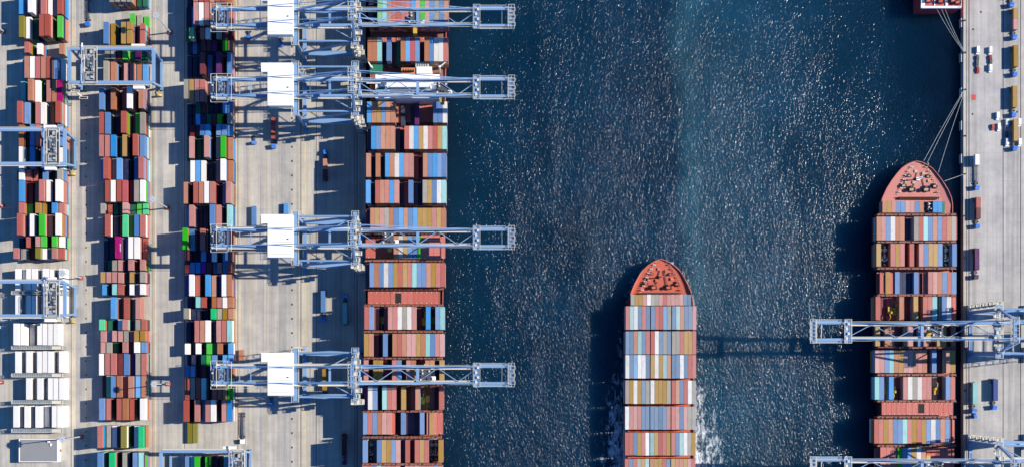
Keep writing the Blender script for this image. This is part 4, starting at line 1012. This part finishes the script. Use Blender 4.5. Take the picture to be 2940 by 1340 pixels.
# ---------------------------------------------------------------- machines and racks carried on deck
def machine():
    root = empty('excavator')
    m = MB()
    for s in (-1, 1): m.box(s * .95 - .28, s * .95 + .28, -2.2, 2.2, .1, .9)
    m.build('track', DARK, root)
    m = MB(); m.box(-1.15, 1.15, -2.4, 1.4, .95, 2.0); m.box(-1.1, -.1, .2, 1.6, 2.0, 3.0); bd = m.build('body', YELLOW, root)
    m = MB(); m.box(-1.02, -.18, 1.6, 1.64, 2.1, 2.9); m.build('window', GLASS, bd)
    m = MB(); m.bar((.3, .8, 1.8), (.3, 3.6, 3.4), .4, .5); m.bar((.3, 3.6, 3.4), (.3, 5.2, 1.4), .35, .4); m.box(-.2, .8, 4.9, 5.6, .5, 1.4); m.build('digging_arm', YELLOW, root)
    return root
def rack():
    root = empty('open_rack')
    m = MB(); m.box(-1.2, 1.2, -6, 6, 0, .4); m.box(-1.2, 1.2, -6, -5.8, .4, 2.5); m.box(-1.2, 1.2, 5.8, 6, .4, 2.5); m.build('frame', GEAR, root)
    rnd = random.Random(5); m = MB()
    for k in range(34): x, y = rnd.uniform(-.9, .9), rnd.uniform(-5.4, 5.4); m.box(x - rnd.uniform(.1, .5), x + rnd.uniform(.1, .5), y - rnd.uniform(.1, .6), y + rnd.uniform(.1, .6), .4, rnd.uniform(.7, 2.2), rnd.choice((0, 0, 1, 2)))
    m.build('load', [CRAIL, DGREY, WHITE], root)
    return root
pm = pk = None; cnt = {}
SN = {'L': 'ship at the crane quay', 'R': 'ship at the east quay'}
per = {}
for e in EXTRA: per.setdefault((e[0], e[6]), []).append(e)
for (ship, ri), es in per.items():
    es.sort(key=lambda e: e[1])
    is_rack = (ship == 'L' and ri == 15) or (ship == 'R' and ri in (0, 2))
    for k, e in enumerate(es):
        who = 'only' if len(es) == 1 else ('westernmost' if k == 0 else 'easternmost' if k == len(es) - 1 else 'middle')
        if is_rack:
            if pk is None: pk = rack(); o = pk
            else: o = copy_tree(pk)
            o.scale = (.98, (e[4] - .4) / 12.1, 1); lab = f"{who} open rack of mixed parts in bay {ROWN[ri]} of the {SN[ship]}"; cat = 'rack'; gr = 'open racks carried on deck'
        else:
            if pm is None: pm = machine(); o = pm
            else: o = copy_tree(pm)
            lab = f"{who} yellow excavator in bay {ROWN[ri]} of the {SN[ship]}"; cat = 'excavator'; gr = 'excavators carried on deck'
        o.location = (e[1], e[2] - (0 if is_rack else 1.2), e[3] + .05); o.rotation_euler = (0, 0, 0 if (k + ri) % 2 else math.pi) if not is_rack else (0, 0, 0)
        tag(o, lab, cat, gr)

# lettering on container sides that the photograph shows
for t in TOPS:
    if t['row'] == (2, 12) and t['col'] == 'P' and 'obj' in t:
        t['obj'].material_slots[0].material = CM['m']; t['obj']['label'] = 'magenta container with white lettering on its side in row thirteen of the middle yard block'
        cu = bpy.data.curves.new('lettering', 'FONT'); cu.body = 'ONE'; cu.size = 2.2; cu.align_x = 'CENTER'; cu.align_y = 'CENTER'; cu.extrude = .01
        cu.materials.append(WHITE)
        f_ = bpy.data.objects.new('lettering_curve', cu); COL.objects.link(f_); bpy.context.view_layer.update()
        lm = bpy.data.meshes.new_from_object(f_.evaluated_get(bpy.context.evaluated_depsgraph_get())); bpy.data.objects.remove(f_)
        o = bpy.data.objects.new('lettering', lm); COL.objects.link(o); o.parent = t['obj']; o.location = (CW_ / 2 + .03, 0, 1.3); o.rotation_euler = (math.pi / 2, 0, math.pi / 2)

# ---------------------------------------------------------------- light, sky, camera
EL, AZ = math.radians(36.5), math.radians(7)
sd = Vector((math.cos(EL) * math.cos(AZ), math.cos(EL) * math.sin(AZ), math.sin(EL)))
sl = bpy.data.lights.new('sun', 'SUN'); sl.energy = 4.9; sl.angle = math.radians(.5); sl.color = (1.0, .945, .84)
so = bpy.data.objects.new('sun', sl); COL.objects.link(so); so.rotation_euler = sd.to_track_quat('Z', 'Y').to_euler()
wd = bpy.data.worlds.new('World'); scn.world = wd; wd.use_nodes = True
nt = wd.node_tree; sk = nt.nodes.new('ShaderNodeTexSky'); sk.sky_type = 'NISHITA'; sk.sun_disc = False; sk.ozone_density = 6; sk.dust_density = .2; sk.air_density = 1.1
sk.sun_elevation = EL; sk.sun_rotation = math.radians(90) - AZ
tn = nt.nodes.new('ShaderNodeMixRGB'); tn.blend_type = 'MULTIPLY'; tn.inputs['Fac'].default_value = 1; tn.inputs['Color2'].default_value = (.42, .92, 1.4, 1)   # a deep clear blue
nt.links.new(sk.outputs[0], tn.inputs['Color1']); nt.links.new(tn.outputs[0], nt.nodes['Background'].inputs['Color']); nt.nodes['Background'].inputs['Strength'].default_value = .075
cam = bpy.data.cameras.new('camera'); co = bpy.data.objects.new('camera', cam); COL.objects.link(co)
co.location = (0, 0, H); co.rotation_euler = (0, 0, 0)
cam.sensor_fit = 'HORIZONTAL'; cam.sensor_width = 36; cam.lens = 36 * S0 * H / W
cam.shift_x = (W / 2 - X0) / W; cam.shift_y = (Y0 - HH / 2) / W
cam.clip_end = 6000; cam.clip_start = 1
scn.camera = co
vs = scn.view_settings; vs.view_transform = 'Standard'; vs.look = 'None'; vs.exposure = .62; vs.gamma = 1
scn.cycles.max_bounces = 5; scn.cycles.diffuse_bounces = 2; scn.cycles.glossy_bounces = 2; scn.cycles.transparent_max_bounces = 6
